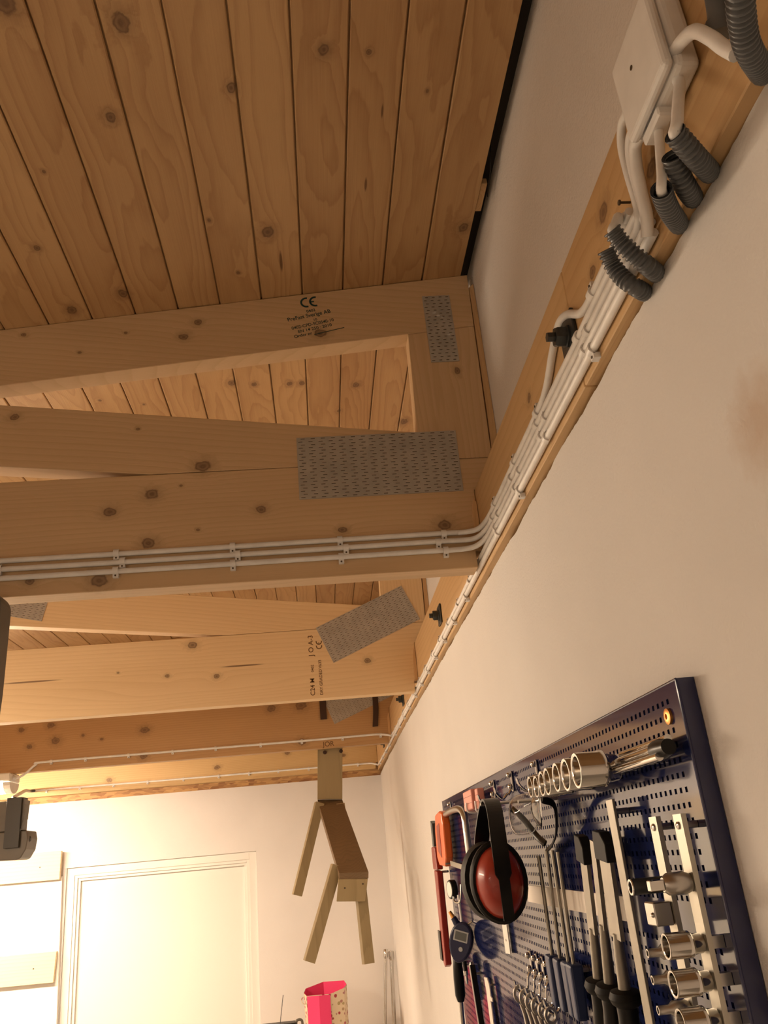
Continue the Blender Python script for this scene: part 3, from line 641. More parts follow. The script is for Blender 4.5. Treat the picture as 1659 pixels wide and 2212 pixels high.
# ------------------------------------------------------------------ things hanging at the left edge
h = thing('ceiling_unit', (-1.35, 3.78, 2.12), 'dark grey boxy unit with slotted bracket below the strip lamp', 'appliance')
mb = MB(); mb.box(-1.5000, -1.2550, 3.7417, 3.8333, 2.2270, 2.3483); mb.build('upper_case', M['dgrey'], h, bevel=.005)
mb = MB(); mb.prism([(-1.5000,2.2250),(-1.2267,2.2267),(-1.2200,2.1958),(-1.2250,2.1542),(-1.2437,2.1217),(-1.2583,2.1167),(-1.5000,2.1267)], 'Y', 3.7417, 3.8667); mb.build('lower_case', M['dgrey'], h, bevel=.003)
mb = MB(); mb.box(-1.3100, -1.2500, 3.7250, 3.7408, 2.1633, 2.3583); mb.box(-1.3100, -1.2500, 3.7408, 3.8000, 2.3487, 2.3583); mb.build('bracket', M['black_mt'], h, bevel=.001)
mb = MB(); mb.box(-1.4583, -1.4333, 3.7667, 3.8000, 2.3487, 2.4792); mb.build('hanger', M['black_mt'], h)
mb = MB()
mb.prism([(-1.2496,2.3542),(-1.2404,2.3496),(-1.2421,2.2708),(-1.2496,2.2342)], 'Y', 3.7383, 3.7408)
mb.prism([(-1.2404,2.3496),(-1.2204,2.3407),(-1.2213,2.3283),(-1.2404,2.3283)], 'Y', 3.7383, 3.7408)
mb.prism([(-1.2358,2.3283),(-1.2213,2.3283),(-1.2241,2.2833),(-1.2375,2.2833)], 'Y', 3.7383, 3.7408)
mb.prism([(-1.2418,2.2833),(-1.2241,2.2833),(-1.2241,2.2708),(-1.2431,2.2342),(-1.2496,2.2342)], 'Y', 3.7383, 3.7408)
mb.build('slotted_plate', M['dgrey'], h)
mb = MB(); mb.lathe((-1.2498,3.7750,2.1933), (1,0,0), [(0,.018),(.015,.018),(.020,.013),(.028,.013),(.032,.008)], n=10); mb.build('knob', M['black_mt'], h)
mb = MB(); mb.tube(cr([(-1.603,4.970,2.505),(-1.618,4.93,2.502),(-1.560,4.70,2.482),(-1.435,4.25,2.425),(-1.330,3.86,2.372),(-1.305,3.80,2.3605)], 8), .0085, 12); tag(mb.build('feed_hose', M['conduit']), 'smooth dark grey hose from farthest truss down to the boxy unit', 'hose')
u = thing('dark_housing', (-.60, 1.40, 2.24), 'dark grey metal housing with rounded corner hanging below nearest truss, left edge', 'housing')
n = 8; arc = [(-.545+.030*math.cos(math.pi/2*(1-k/n)), 2.438+.030*math.sin(math.pi/2*(1-k/n))) for k in range(n+1)]
mb = MB(); mb.prism([(-.80,2.468)]+arc+[(-.5165,2.30),(-.5215,2.20),(-.80,2.20)], 'Y', 1.36, 1.415); mb.build('case', M['dgrey'], u, bevel=.004, segs=2)
mb = MB(); mb.prism([(-.80,2.452),(-.545,2.452),(-.531,2.436),(-.533,2.22),(-.80,2.22)], 'Y', 1.3555, 1.3605); mb.build('front_panel', M['dgrey'], u, bevel=.002)
mb = MB(); mb.box(-.75, -.72, 1.38, 1.41, 2.4675, 2.4718); mb.build('hanger', M['iron'], u)

# ------------------------------------------------------------------ wooden goat hanging from the third truss
g = thing('wooden_figure', (.06, 3.65, 1.65), 'rough four-legged figure nailed from boards, hanging from the third truss', 'wooden figure')
mb = MB(); mb.add([(-.0333,3.945,2.262),(.0782,3.945,2.254),(.1085,3.945,2.70),(-.0068,3.945,2.70),(-.0333,3.975,2.262),(.0782,3.975,2.254),(.1085,3.975,2.70),(-.0068,3.975,2.70)],
   [(0,1,2,3),(7,6,5,4),(0,4,5,1),(1,5,6,2),(2,6,7,3),(3,7,4,0)]); nk = mb.build('neck_board', M['goat_z'], g, bevel=.001)
mb = MB()
for x in (.012, .086): mb.lathe((x, 3.945, 2.462), (0,-1,0), [(0,.009),(.006,.009),(.007,.004)], n=8)
mb.build('bolt_head', M['leather'], nk)
top = [Vector((-.0333,3.975,2.262)), Vector((.0782,3.975,2.254)), Vector((.147,3.38,1.952)), Vector((.0373,3.38,1.957))]
nn = (top[1]-top[0]).cross(top[3]-top[0]).normalized(); nn = nn if nn.z < 0 else -nn
mb = MB(); mb.add(top+[p+nn*.0255 for p in top], [(0,1,2,3),(7,6,5,4),(0,4,5,1),(1,5,6,2),(2,6,7,3),(3,7,4,0)]); mb.build('body_board', M['goat_dark'], g, bevel=.001)
mb = MB(); mb.add([(.0345,3.388,1.9365),(.1425,3.388,1.9275),(.1277,3.388,1.853),(.0215,3.388,1.862),(.0345,3.41,1.946),(.1425,3.41,1.937),(.1277,3.41,1.853),(.0215,3.41,1.862)],
   [(0,1,2,3),(7,6,5,4),(0,4,5,1),(1,5,6,2),(2,6,7,3),(3,7,4,0)]); bl = mb.build('cross_block', M['goat_z'], g, bevel=.001)
mb = MB()
for x, z in ((.055,1.905),(.123,1.913)): mb.lathe((x,3.3878,z), (0,-1,0), [(0,.0035),(.0008,.0035)], n=8)
mb.build('screw', M['nail'], bl)
for p0, p1 in (((.030,3.445,1.985),(-.0905,3.42,1.672)), ((.112,3.445,1.955),(.1235,3.42,1.646)), ((-.025,3.93,2.245),(-.141,3.90,1.880)), ((.065,3.95,2.235),(.080,3.93,1.885))):
    mb = MB(); mb.bar(p0, p1, .0195, .017, up=(.25,-1,0)); mb.build('leg', M['goat_z'], g, bevel=.001)
# straps hooked over the third truss
for (xa, xb2, zlow, dx, lab) in ((.0005, .030, 2.597, 0, 'short straight dark brown strap over the third truss beside its nail plate'), (.2440, .2690, 2.547, -.011, 'longer curved dark brown strap over the third truss, nearer the wall')):
    xm = (xa+xb2)/2; hw = (xb2-xa)/2; mb = MB()
    pts = [(xm+dx*.9, Y3-.006, zlow), (xm+dx*.15, Y3-.007, (zlow+2.69)/2), (xm, Y3-.006, 2.672), (xm, Y3-.003, 2.6965), (xm, Y3+.02, 2.6985), (xm, Y3+.047, 2.6965), (xm, Y3+.050, 2.66)]
    P = cr(pts, 6); vs = []; fs = []
    for i, p in enumerate(P):
        tdir = (P[min(i+1,len(P)-1)]-P[max(i-1,0)]).normalized(); nr = Vector((1,0,0)).cross(tdir).normalized()
        for sx, sd in ((-1,-1),(1,-1),(1,1),(-1,1)): vs.append(p+Vector((sx*hw,0,0))+nr*sd*.0015)
    for i in range(len(P)-1):
        for k in range(4): fs.append((i*4+k, i*4+(k+1) % 4, (i+1)*4+(k+1) % 4, (i+1)*4+k))
    fs += [(3,2,1,0), tuple((len(P)-1)*4+k for k in range(4))]
    mb.add(vs, fs); tag(mb.build('strap', M['leather']), lab, 'strap', 'straps over the third truss')

# ------------------------------------------------------------------ far wall things
p = thing('ledged_panel', (-2.0, 5.0, 0), 'white board panel with two pine battens left of the door', 'panel')
mb = MB(); mb.prism([(-2.7,.02),(-1.455,.02),(-1.4235,1.36),(-1.4370,2.052),(-2.7,2.052)], 'Y', 5.003, 5.0285); mb.build('panel_sheet', M['white'], p)
mb = MB(); mb.prism([(-2.75,2.045),(-1.4420,2.038),(-1.4400,2.181),(-2.75,2.188)], 'Y', 4.975, 5.0025); b1 = mb.build('batten', M['batten'], p, bevel=.001)
mb = MB(); mb.prism([(-2.75,1.558),(-1.4440,1.551),(-1.4360,1.693),(-2.75,1.700)], 'Y', 4.975, 5.0025); b2 = mb.build('batten', M['batten'], p, bevel=.001)
for b, x, z in ((b1,-1.5474,2.1067),(b2,-1.5466,1.6231)):
    mb = MB(); mb.lathe((x,4.9748,z), (0,-1,0), [(0,.004),(.0008,.004)], n=10); mb.build('screw', M['nail'], b)
bench = thing('workbench', (-.03, 4.8, 0), 'workbench in the far corner below the hanging wooden figure', 'workbench')
mb = MB(); mb.box(-.385, .325, 4.50, 5.025, 1.055, 1.10); mb.build('worktop', M['bench'], bench, bevel=.002)
for x in (-.36, .30):
    for y in (4.53, 5.0):
        mb = MB(); mb.box(x-.025, x+.025, y-.02, y+.02, .001, 1.0548); mb.build('leg', M['bench'], bench, bevel=.002)
bag = thing('gift_bag', (-.05, 4.72, 1.10), 'open floral paper bag with bright pink lining on the workbench', 'bag')
fl = [(-.1431,4.655),(-.1567,4.70),(-.1500,4.79),(-.06,4.83),(.045,4.80),(.0560,4.74),(.040,4.665),(-.0265,4.645)]
zt = [1.408,1.4157,1.424,1.441,1.441,1.429,1.424,1.4075]
n = len(fl); cxm, cym = -.05, 4.735
def shell(mb, sc, faces, zb, zoff=0):
    vs = [(cxm+(x-cxm)*sc*.96, cym+(y-cym)*sc*.96, zb) for x, y in fl] + [(cxm+(x-cxm)*sc, cym+(y-cym)*sc, z+zoff) for (x, y), z in zip(fl, zt)]
    mb.add(vs, [(i, (i+1) % n, n+(i+1) % n, n+i) for i in faces])
mb = MB(); shell(mb, 1.0, range(n), 1.102); mb.add([(cxm+(x-cxm)*.96, cym+(y-cym)*.96, 1.102) for x, y in fl], [tuple(range(n))]); mb.build('bag_outside', M['floral'], bag)
mb = MB(); shell(mb, .985, range(n), 1.106, -.0005); mb.build('bag_lining', M['pink'], bag)
mb = MB()     # pink front panel between the side folds
mb.add([(-.1375,4.649,1.104),(-.0285,4.639,1.104),(-.0275,4.641,1.4045),(-.0820,4.632,1.4065),(-.1405,4.651,1.4065),(-.083,4.628,1.104)], [(0,5,3,4),(5,1,2,3)]); mb.build('front_panel', M['pink'], bag)
mb = MB(); mb.tube(cr([(-.150,4.66,1.405),(-.163,4.655,1.402),(-.167,4.65,1.39),(-.160,4.648,1.378),(-.146,4.652,1.375)], 6), .0022, 8); mb.build('cord_handle', M['floral'], bag)
rad = thing('radio', (-.28, 4.70, 1.10), 'black radio with thin upright antenna beside the pink bag', 'radio')
mb = MB(); mb.box(-.372, -.200, 4.66, 4.74, 1.101, 1.300); mb.build('case', M['blackpl'], rad, bevel=.008, segs=2)
mb = MB(); mb.tube([(-.277,4.70,1.298),(-.2578,4.70,1.4172)], .0016, 8); mb.build('antenna', M['iron'], rad)
mb = MB(); mb.tube(cr([(-.199,4.70,1.25),(-.199,4.70,1.296),(-.190,4.70,1.305),(-.176,4.70,1.304),(-.170,4.70,1.292),(-.1705,4.70,1.25)], 6), .006, 10); mb.build('handle', M['dgrey'], rad)
for i, (p0, p1, r, lab) in enumerate((((.2770,4.965,1.546),(.2300,4.93,1.1025),.0085,'chrome ratchet bar with hooked head leaning leftmost in the far corner'), ((.3045,4.975,1.535),(.2850,4.93,1.1025),.0105,'thicker chrome bar leaning right against the far corner wall'))):
    t = thing('chrome_bar', p1, lab, 'tool', 'chrome bars in the corner'); d = (Vector(p0)-Vector(p1)).normalized()
    mb = MB(); mb.tube([p1, Vector(p0)-d*.02], r, 14); mb.build('shaft', M['chrome'], t)
    mb = MB(); mb.tube([Vector(p0)-d*.045, Vector(p0)-d*.035, Vector(p0)-d*.004, Vector(p0)], [r*1.0, r*1.45, r*1.45, r*1.1], 14); 
    if i == 0: mb.bar(Vector(p0)-d*.008-Vector((.004,0,0)), Vector(p0)-d*.008+Vector((.012,0,0)), .008, .007)
    mb.build('head', M['chrome'], t)
# ------------------------------------------------------------------ perforated tool board
XB = .3117; PY0, PY1, PZ0, PZ1 = .7127, 2.3402, 1.52, 2.1207
pb = thing('pegboard', (XB+.008, 1.5, PZ0), 'large navy blue perforated metal tool board on the right wall', 'tool board')
PC, PR = .0120, .01255
cy0 = .7386; rz0 = 2.1060
ncol = int((PY1-.02-cy0)/PC); nrow = int((rz0-PZ0-.02)/PR)
yl = [PY0] + [cy0-PC/2+PC*i for i in range(ncol+1)] + [PY1]; zl = [PZ1] + [rz0+PR/2-PR*j for j in range(nrow+1)] + [PZ0]
mb = MB(); vs = []; fs = []
for j in range(len(zl)-1):
    for i in range(len(yl)-1):
        y0, y1, z1, z0 = yl[i], yl[i+1], zl[j], zl[j+1]; o = len(vs)
        hole = 0 < i < len(yl)-2 and 0 < j < len(zl)-2 and not (1.912 < (z0+z1)/2 < 1.940)
        if not hole:
            vs += [(XB,y0,z0),(XB,y1,z0),(XB,y1,z1),(XB,y0,z1)]; fs.append((o,o+1,o+2,o+3)); continue
        cy, cz = (y0+y1)/2, (z0+z1)/2; a, b = .0026, .0023
        q = [(cy-a,cz-b),(cy+a,cz-b),(cy+a,cz+b),(cy-a,cz+b)]
        vs += [(XB,y0,z0),(XB,y1,z0),(XB,y1,z1),(XB,y0,z1)] + [(XB,*p_) for p_ in q] + [(XB+.0014,*p_) for p_ in q]
        for k in range(4):
            k2 = (k+1) % 4
            fs.append((o+k,o+k2,o+4+k2,o+4+k)); fs.append((o+4+k,o+4+k2,o+8+k2,o+8+k))
mb.add(vs, fs); mb.build('perforated_sheet', M['navy'], pb)
mb = MB(); XBk = XW-.0008
mb.box(XB, XBk, PY0-.0012, PY0, PZ0, PZ1); mb.box(XB, XBk, PY1, PY1+.0012, PZ0, PZ1); mb.box(XB, XBk, PY0-.0012, PY1+.0012, PZ1, PZ1+.0012); mb.box(XB, XBk, PY0-.0012, PY1+.0012, PZ0-.0012, PZ0)
mb.build('side_flange', M['navy'], pb)
mb = MB(); mb.tube([(XB+.0008,PY0-.0004,PZ0),(XB+.0008,PY0-.0004,PZ1)], .0016, 8); mb.tube([(XB+.0008,PY0,PZ1+.0004),(XB+.0008,PY1,PZ1+.0004)], .0014, 8); mb.build('folded_edge', M['navy'], pb)
mb = MB(); mb.box(XB+.006, XB+.007, PY0+.002, PY1-.002, PZ0+.002, PZ1-.002); mb.build('cavity_shade_sheet', M['navy_shade'], pb)  # dark sheet standing for the shade in the cavity behind the holes
mb = MB(); mb.box(XB-.0012, XB-.0001, .945, 1.432, 1.9145, 1.9385); mb.build('label_strip', M['label'], pb)
mb = MB(); mb.lathe((XB-.0001,.7416,2.0935), (-1,0,0), [(0,.0072),(.0022,.0072),(.0030,.005),(.0030,.0026),(.001,.0024)], n=18); mb.build('mounting_screw', M['copper'], pb)

def socket(y, z, xf, xb, r, label, group, drive=.62, knurl=True, rim='chrome'):
    """chrome socket on a pin, its open end towards the room"""
    t = thing('socket', (xb, y, z), label, 'socket', group); L = xb-xf; n = 24
    mb = MB(); d = Vector((1,0,0)); p = (xf, y, z)
    mb.lathe(p, d, [(.010,r*.70),(.0004,r*.80),(0,r*.86),(0,r*.97),(.0008,r),(L*.52,r),(L*.54,r*1.03),(L*.64,r*1.03),(L*.66,r*.97),(L*.72,r*drive+r*.18),(L*.95,r*drive+r*.12),(L,r*drive)], n=n, caps=True)
    mb.build('socket_body', M['chrome'], t)
    mb = MB(); mb.lathe((xf+.0095,y,z), d, [(0,r*.70),(.001,r*.70)], n=6); mb.build('bore', M['rubber'], t)
    mb = MB(); mb.lathe((xf-.0002,y,z), d, [(.0006,r*.84),(0,r*.86),(0,r*.97),(.0008,r*1.002)], n=n, caps=False); mb.build('rim', M['satin'], t)
    mb = MB(); mb.box(xb+.0002, XB-.0004, y-.0045, y+.0045, z-.0045, z+.0045); mb.build('peg', M['satin'], t)
    return t
SN = ['largest chrome socket of the top row, nearest the copper screw', 'second largest chrome socket in the top row', 'third chrome socket along the top row', 'middle chrome socket of the seven in the top row', 'fifth chrome socket along the top row', 'second smallest chrome socket near the end of the top row', 'smallest chrome socket, farthest in the top row']
for (y, z, r), lb in zip(((.8647,2.0631,.0175),(.9062,2.0629,.0168),(.945,2.0638,.0155),(.9876,2.063,.0152),(1.0134,2.0628,.0142),(1.0428,2.0618,.0128),(1.0741,2.0638,.0128)), SN):
    socket(y, z, .255, .299, r, lb, 'chrome sockets in the top row', knurl=True)
t = thing('extension_bar', (.29, .78, 2.055), 'chrome extension bars with black end lying beside the largest socket', 'tool')
mb = MB(); mb.tube([(.297,.862,2.0665),(.296,.735,2.0665)], .0052, 16); mb.tube([(.300,.85,2.0735),(.300,.7265,2.0735)], .0035, 12); mb.build('upper_bar', M['chrome'], t)
mb = MB(); mb.tube([(.290,.85,2.0590),(.290,.7290,2.0590)], .0038, 12); mb.build('lower_bar', M['chrome'], t)
mb = MB(); mb.lathe((.2955,.748,2.0655), (0,-1,0), [(0,.0055),(.002,.0085),(.014,.0088),(.024,.0072),(.030,.0068),(.030,.003)], n=18); mb.build('black_end', M['blackpl'], t)
mb = MB(); mb.box(.299, XB-.0004, .79, .80, 2.058, 2.075); mb.build('clip', M['satin'], t)

mb = MB(); mb.box(.2925, .2955, .8835, .9045, 1.72, 2.034); o = mb.build('flat_bar', M['steel'], bevel=.0004)
t = thing('steel_rule', (.294, .894, 1.72), 'long flat grey steel bar hanging between chisels and socket rails', 'steel bar'); o.parent = t; o.location = Vector(o.location)-t.location
mb = MB(); mb.lathe((.2958,.894,2.022), (1,0,0), [(0,.003),(.0155,.003)], n=8); mb.build('peg', M['satin'], t)

def rail(y0, y1, z0, z1, label):
    t = thing('socket_rail', (.303, (y0+y1)/2, z0), label, 'rail', 'aluminium socket rails'); x0 = .2955
    mb = MB(); c = .0045
    mb.prism([(y0,x0+c),(y0,x0),(y1,x0),(y1,x0+c),(y1-.001,x0+c),(y1-.001,x0+.001),(y0+.001,x0+.001),(y0+.001,x0+c)], 'Z', z0, z1)
    mb.v = [(p[1], p[0], p[2]) for p in mb.v]; mb.build('channel', M['alu'], t)
    for z in (z1-.009, z0+.009):
        mb = MB(); mb.lathe((x0-.0001,(y0+y1)/2,z), (-1,0,0), [(0,.0032),(.001,.0032),(.0018,.002)], n=12); mb.build('rivet', M['chrome'], t)
        mb = MB(); mb.lathe((x0+.0012,(y0+y1)/2,z), (1,0,0), [(0,.003),(XB-x0-.0016,.003)], n=8); mb.build('standoff', M['satin'], t)
    return t
rail(.7805,.7985,1.74,2.012,'bare aluminium socket rail next to the long flat steel bar'); rail(.7230,.7410,1.74,2.0115,'outermost aluminium socket rail at the board edge holding large sockets')
BN = ['upper large chrome socket on the outermost rail', 'middle large chrome socket on the outermost rail', 'lowest large chrome socket on the outermost rail, cut by the frame', ]
for (z, r), lb in zip(((1.9140,.0098),(1.8875,.0100),(1.8610,.0102)), BN): socket(.7320, z, .2645, .2950, r, lb, 'large sockets on the outermost rail')
def adapter(y, z, xf, xb, r, rf, label, mat='satin'):
    t = thing('bit_socket', (xb, y, z), label, 'socket', 'bit sockets on the inner rail')
    mb = MB(); L = xb-xf; mb.lathe((xf,y,z), (1,0,0), [(.006,rf*.55),(0,rf*.7),(0,rf),(L*.38,rf),(L*.5,r),(L*.9,r),(L,r*.8)], n=18); mb.build('bit_body', M[mat], t); return t
AN = ['small stepped bit socket beside the upper large socket', 'small stepped bit socket beside the middle large socket', 'small stepped bit socket beside the lowest large socket']
for z, lb in zip((1.9037,1.8834,1.8610), AN): adapter(.7895, z, .268, .2950, .0062, .0036, lb)
t = thing('socket_adapter', (.29,.732,1.9587), 'chrome square drive adapter above the upper large socket', 'socket')
mb = MB(); mb.bar((.2600,.732,1.9587),(.2720,.732,1.9587),.0042,.0042); mb.build('square_drive', M['chrome'], t, bevel=.0006)
mb = MB(); mb.lathe((.272,.732,1.9587), (1,0,0), [(0,.0055),(.004,.0085),(.018,.0090),(.0230,.0070)], n=20); mb.build('adapter_body', M['satin'], t)
t = thing('deep_socket', (.29,.790,1.956), 'dark tubular deep socket with bright rim on the inner rail', 'socket')
mb = MB(); mb.lathe((.2640,.7895,1.956), (1,0,0), [(.008,.0045),(.0004,.0048),(.001,.0068),(.031,.0068)], n=20); mb.build('socket_body', M['iron'], t)
mb = MB(); mb.lathe((.2636,.7895,1.956), (1,0,0), [(.0006,.0046),(0,.005),(0,.0066),(.0010,.0070)], n=20, caps=False); mb.build('rim', M['chrome'], t)
t = thing('magnet_block', (.28,.81,1.925), 'small grey rectangular block on the inner rail below dark socket', 'tool block')
mb = MB(); mb.box(.2790, .2950, .7835, .8065, 1.9235, 1.9425); mb.build('block_body', M['satin'], t, bevel=.001)
mb = MB(); mb.ball((.2788,.7880,1.9325), .0022); mb.build('detent_ball', M['chrome'], t)

def chisel(y, z_tip, wd, capped, dy, label, x=.294):
    """wood chisel hung tip up: blade, tip guard, collar and handle"""
    t = thing('chisel', (x, y+dy, 1.70), label, 'chisel', 'chisels on the board'); lean = Vector((0, dy, 1.85-z_tip)).normalized()
    p0 = Vector((x, y, z_tip)); p1 = p0+lean*((z_tip-1.852)/abs(lean.z))
    top_ = p0+lean*(.024 if capped else 0)
    mb = MB(); mid = top_.lerp(p1, .62)
    mb.bar(top_, mid, wd/2, .0022, up=(1,0,0)); mb.tube([mid-lean*.004, mid+lean*.012, p1], [.0046,.0056,.0066], 12); mb.build('blade', M['steel'], t)
    if capped:
        q = wd/2+.003
        mb = MB(); s_ = lean.cross(Vector((1,0,0))).normalized()
        a_ = [p0+s_*q*.25, p0-s_*q*.9, p0-s_*q+lean*.008, p0-s_*q+lean*.029, p0+s_*q+lean*.029, p0+s_*q+lean*.010]
        mb.add([v+Vector((-.006,0,0)) for v in a_]+[v+Vector((.006,0,0)) for v in a_], [tuple(range(6)), tuple(range(11,5,-1))]+[(i,(i+1) % 6,(i+1) % 6+6,i+6) for i in range(6)]); mb.build('tip_guard', M['rubber'], t, bevel=.0008)
    mb = MB(); mb.lathe(p1, lean, [(-.002,.0085),(0,.0150),(.006,.0172),(.011,.0150),(.014,.0112)], n=20); mb.build('collar', M['rubber'], t)
    mb = MB(); mb.lathe(p1+lean*.014, lean, [(0,.0108),(.012,.0104),(.05,.0128),(.09,.0138),(.112,.0120),(.118,.006)], n=20); mb.build('handle', M['blackpl'], t)
    mb = MB(); c_ = p1+lean*.007; mb.tube([(c_.x+.012,c_.y,c_.z),(XB-.0004,c_.y,c_.z)], .003, 8); mb.build('holder_peg', M['satin'], t)
chisel(1.017, 2.002, .024, True, .028, 'leftmost chisel with narrow black tip guard')
chisel(.9750, 1.9957, .016, False, .030, 'middle chisel, bare tip without guard')
chisel(.9380, 2.0044, .034, True, .018, 'widest chisel with broad dark tip guard beside the flat bar')

HK = ['leftmost thin rod driver with blue grip', 'second thin rod driver with blue grip', 'third thin rod driver with blue grip', 'rightmost thin rod driver with blue grip near the chisels']
for (y, zt_, dy), lb in zip(((1.2470,1.982,.006),(1.1970,1.988,.014),(1.1660,1.988,.004),(1.1385,1.986,.007)), HK):
    t = thing('rod_driver', (.294, y+dy, 1.79), lb, 'screwdriver', 'rod drivers with blue grips')
    mb = MB(); mb.tube([(.294,y,zt_),(.294,y+dy,1.855)], .0026, 8); mb.build('rod', M['steel'], t)
    mb = MB(); mb.bar((.294,y+dy,1.858), (.294,y+dy+.003,1.797), .0125, .0085, up=(1,0,0), a1=.0095, b1=.007); mb.build('grip', M['bluepl'], t, bevel=.003, segs=2)
    mb = MB(); mb.tube([(.3015,y+dy,1.85),(XB-.0004,y+dy,1.85)], .0025, 8); mb.build('holder_peg', M['satin'], t)

def hook(y, z, label, group, drop=.045, out=.030, prong=True):
    t = thing('board_hook', (XB, y, z-.03), label, 'hook', group)
    mb = MB(); mb.box(XB-.0035, XB-.0004, y-.0045, y+.0045, z-.026, z+.006); mb.build('back_plate', M['chrome'], t, bevel=.001)
    for dz in (0, -.0185):
        mb = MB(); mb.lathe((XB-.0036,y,z+dz), (-1,0,0), [(0,.0042),(.003,.0046),(.0055,.0036),(.0065,.0015)], n=12); mb.build('clamp_nut', M['chrome'], t)
    if prong:
        mb = MB(); mb.tube(cr([(XB-.005,y,z-.022),(XB-.010,y,z-.030),(XB-.013,y,z-drop),(XB-out*.7,y,z-drop-.006),(XB-out,y,z-drop+.002),(XB-out-.003,y,z-drop+.012)], 5), .0019, 8); mb.build('prong', M['chrome'], t)
    return t
GH = 'chrome hooks along the wrench row'
ORD = ['farthest', 'second', 'third', 'fourth', 'fifth', 'nearest']
for k, y in enumerate((1.470,1.428,1.390,1.352,1.312,1.276)):
    hook(y, 1.836, ORD[k]+' chrome hook in the wrench row under the ear defenders' if k in (0, 5) else ORD[k]+' chrome hook counted from far end of wrench row', GH)
    t = thing('spanner', (.285, y-.02, 1.60), ORD[k]+' ring spanner hanging in the wrench row', 'spanner', 'ring spanners on the wrench row')
    x = .2830; r = .0105-.0004*k; c = Vector((x, y-.012, 1.786)); n = 20; mb = MB(); vs = []; fs = []
    for i in range(n):
        a = 2*math.pi*i/n
        for rr, hx in ((r*.66,-.0035),(r,-.0035),(r,.0035),(r*.66,.0035)): vs.append((c.x+rr*math.cos(a), c.y+hx, c.z+rr*1.25*math.sin(a)))
    for i in range(n):
        for q in range(4): fs.append((i*4+q, i*4+(q+1) % 4, ((i+1) % n)*4+(q+1) % 4, ((i+1) % n)*4+q))
    mb.add(vs, fs, True); mb.build('ring_end', M['satin'], t)
    mb = MB(); P = cr([(c.x+.001,c.y,c.z-r*1.2),(c.x+.004,c.y-.008,c.z-.035),(c.x+.004,c.y-.028,c.z-.10),(c.x+.002,c.y-.05,c.z-.17)], 6); mb.tube(P, .0042, 8, flat=.6); mb.build('shank', M['satin'], t)
    mb = MB(); e_ = P[-1]; mb.prism([(e_.y-.010,e_.z-.022),(e_.y-.004,e_.z-.010),(e_.y+.004,e_.z-.010),(e_.y+.010,e_.z-.022),(e_.y+.009,e_.z+.002),(e_.y,e_.z+.012),(e_.y-.009,e_.z+.002)], 'X', e_.x-.003, e_.x+.003); mb.build('open_end', M['satin'], t)
for y, z, lb in ((1.2475,2.1055,'chrome hook nearest the smallest socket on the top edge'),(1.4250,2.1065,'chrome hook above the safety glasses'),(1.588,2.1065,'chrome hook carrying the ear defenders'),(1.8949,2.1055,'chrome hook at the left of the salmon boxes'),(2.1772,2.1055,'farthest chrome hook, above the hacksaw')):
    hook(y, z, lb, 'chrome hooks along the top edge', drop=.030, prong=(y < 1.7))

# ear defenders
e = thing('ear_defenders', (.24, 1.32, 1.90), 'red and black ear defenders hanging on the tool board', 'ear defenders')
def cup(y, s, mat, nm):
    c = (.2400, y, 1.953); mb = MB(); n = 28; prof = [(0,1.0),(.010,1.0),(.016,.93),(.030,.80),(.038,.55),(.041,.0001)]
    vs = []; fs = []
    for t_, k_ in prof:
        for i in range(n):
            a = 2*math.pi*i/n; vs.append((c[0]+.0345*k_*math.cos(a), y+s*t_, c[2]+.0475*k_*math.sin(a)))
    for j in range(len(prof)-1):
        for i in range(n): fs.append((j*n+i, j*n+(i+1) % n, (j+1)*n+(i+1) % n, (j+1)*n+i))
    mb.add(vs, fs, True); sh = mb.build('ear_cup', M[mat], e)
    mb = MB(); vs = []; fs = []; prof = [(-.020,.80),(-.020,1.06),(-.004,1.12),(.006,1.13),(.010,1.05),(.010,.95)]
    for t_, k_ in prof:
        for i in range(n):
            a = 2*math.pi*i/n; vs.append((c[0]+.0365*k_*math.cos(a), y+s*t_, c[2]+.0490*k_*math.sin(a)))
    for j in range(len(prof)-1):
        for i in range(n): fs.append((j*n+i, j*n+(i+1) % n, (j+1)*n+(i+1) % n, (j+1)*n+i))
    fs.append(list(range(n))); mb.add(vs, fs, True); mb.build('cushion', M['rubber'], e)
cup(1.285, -1, 'red', 'near'); cup(1.370, 1, 'red', 'far')
mb = MB(); P = cr([(.2400,1.2425,1.905),(.2400,1.2415,1.95),(.2420,1.255,2.005),(.2480,1.290,2.050),(.2500,1.328,2.066),(.2480,1.366,2.050),(.2420,1.400,2.005),(.2400,1.4135,1.95),(.2400,1.4125,1.905)], 8)
vs = []; fs = []
for i, p in enumerate(P):
    tdir = (P[min(i+1,len(P)-1)]-P[max(i-1,0)]).normalized(); nr = Vector((1,0,0)).cross(tdir).normalized()
    hw = .0075 if (i < 10 or i > len(P)-11) else .0115
    for sx, sd in ((-1,-1),(1,-1),(1,1),(-1,1)): vs.append(p+Vector((sx*hw,0,0))+nr*sd*.0018)
for i in range(len(P)-1):
    for k in range(4): fs.append((i*4+k, i*4+(k+1) % 4, (i+1)*4+(k+1) % 4, (i+1)*4+k))
fs += [(3,2,1,0), tuple((len(P)-1)*4+k for k in range(4))]
mb.add(vs, fs); mb.build('headband', M['blackpl'], e)
mb = MB(); mb.tube([(XB-.0004,1.332,2.060),(.236,1.332,2.060)], .0025, 8); mb.build('peg', M['satin'], e)

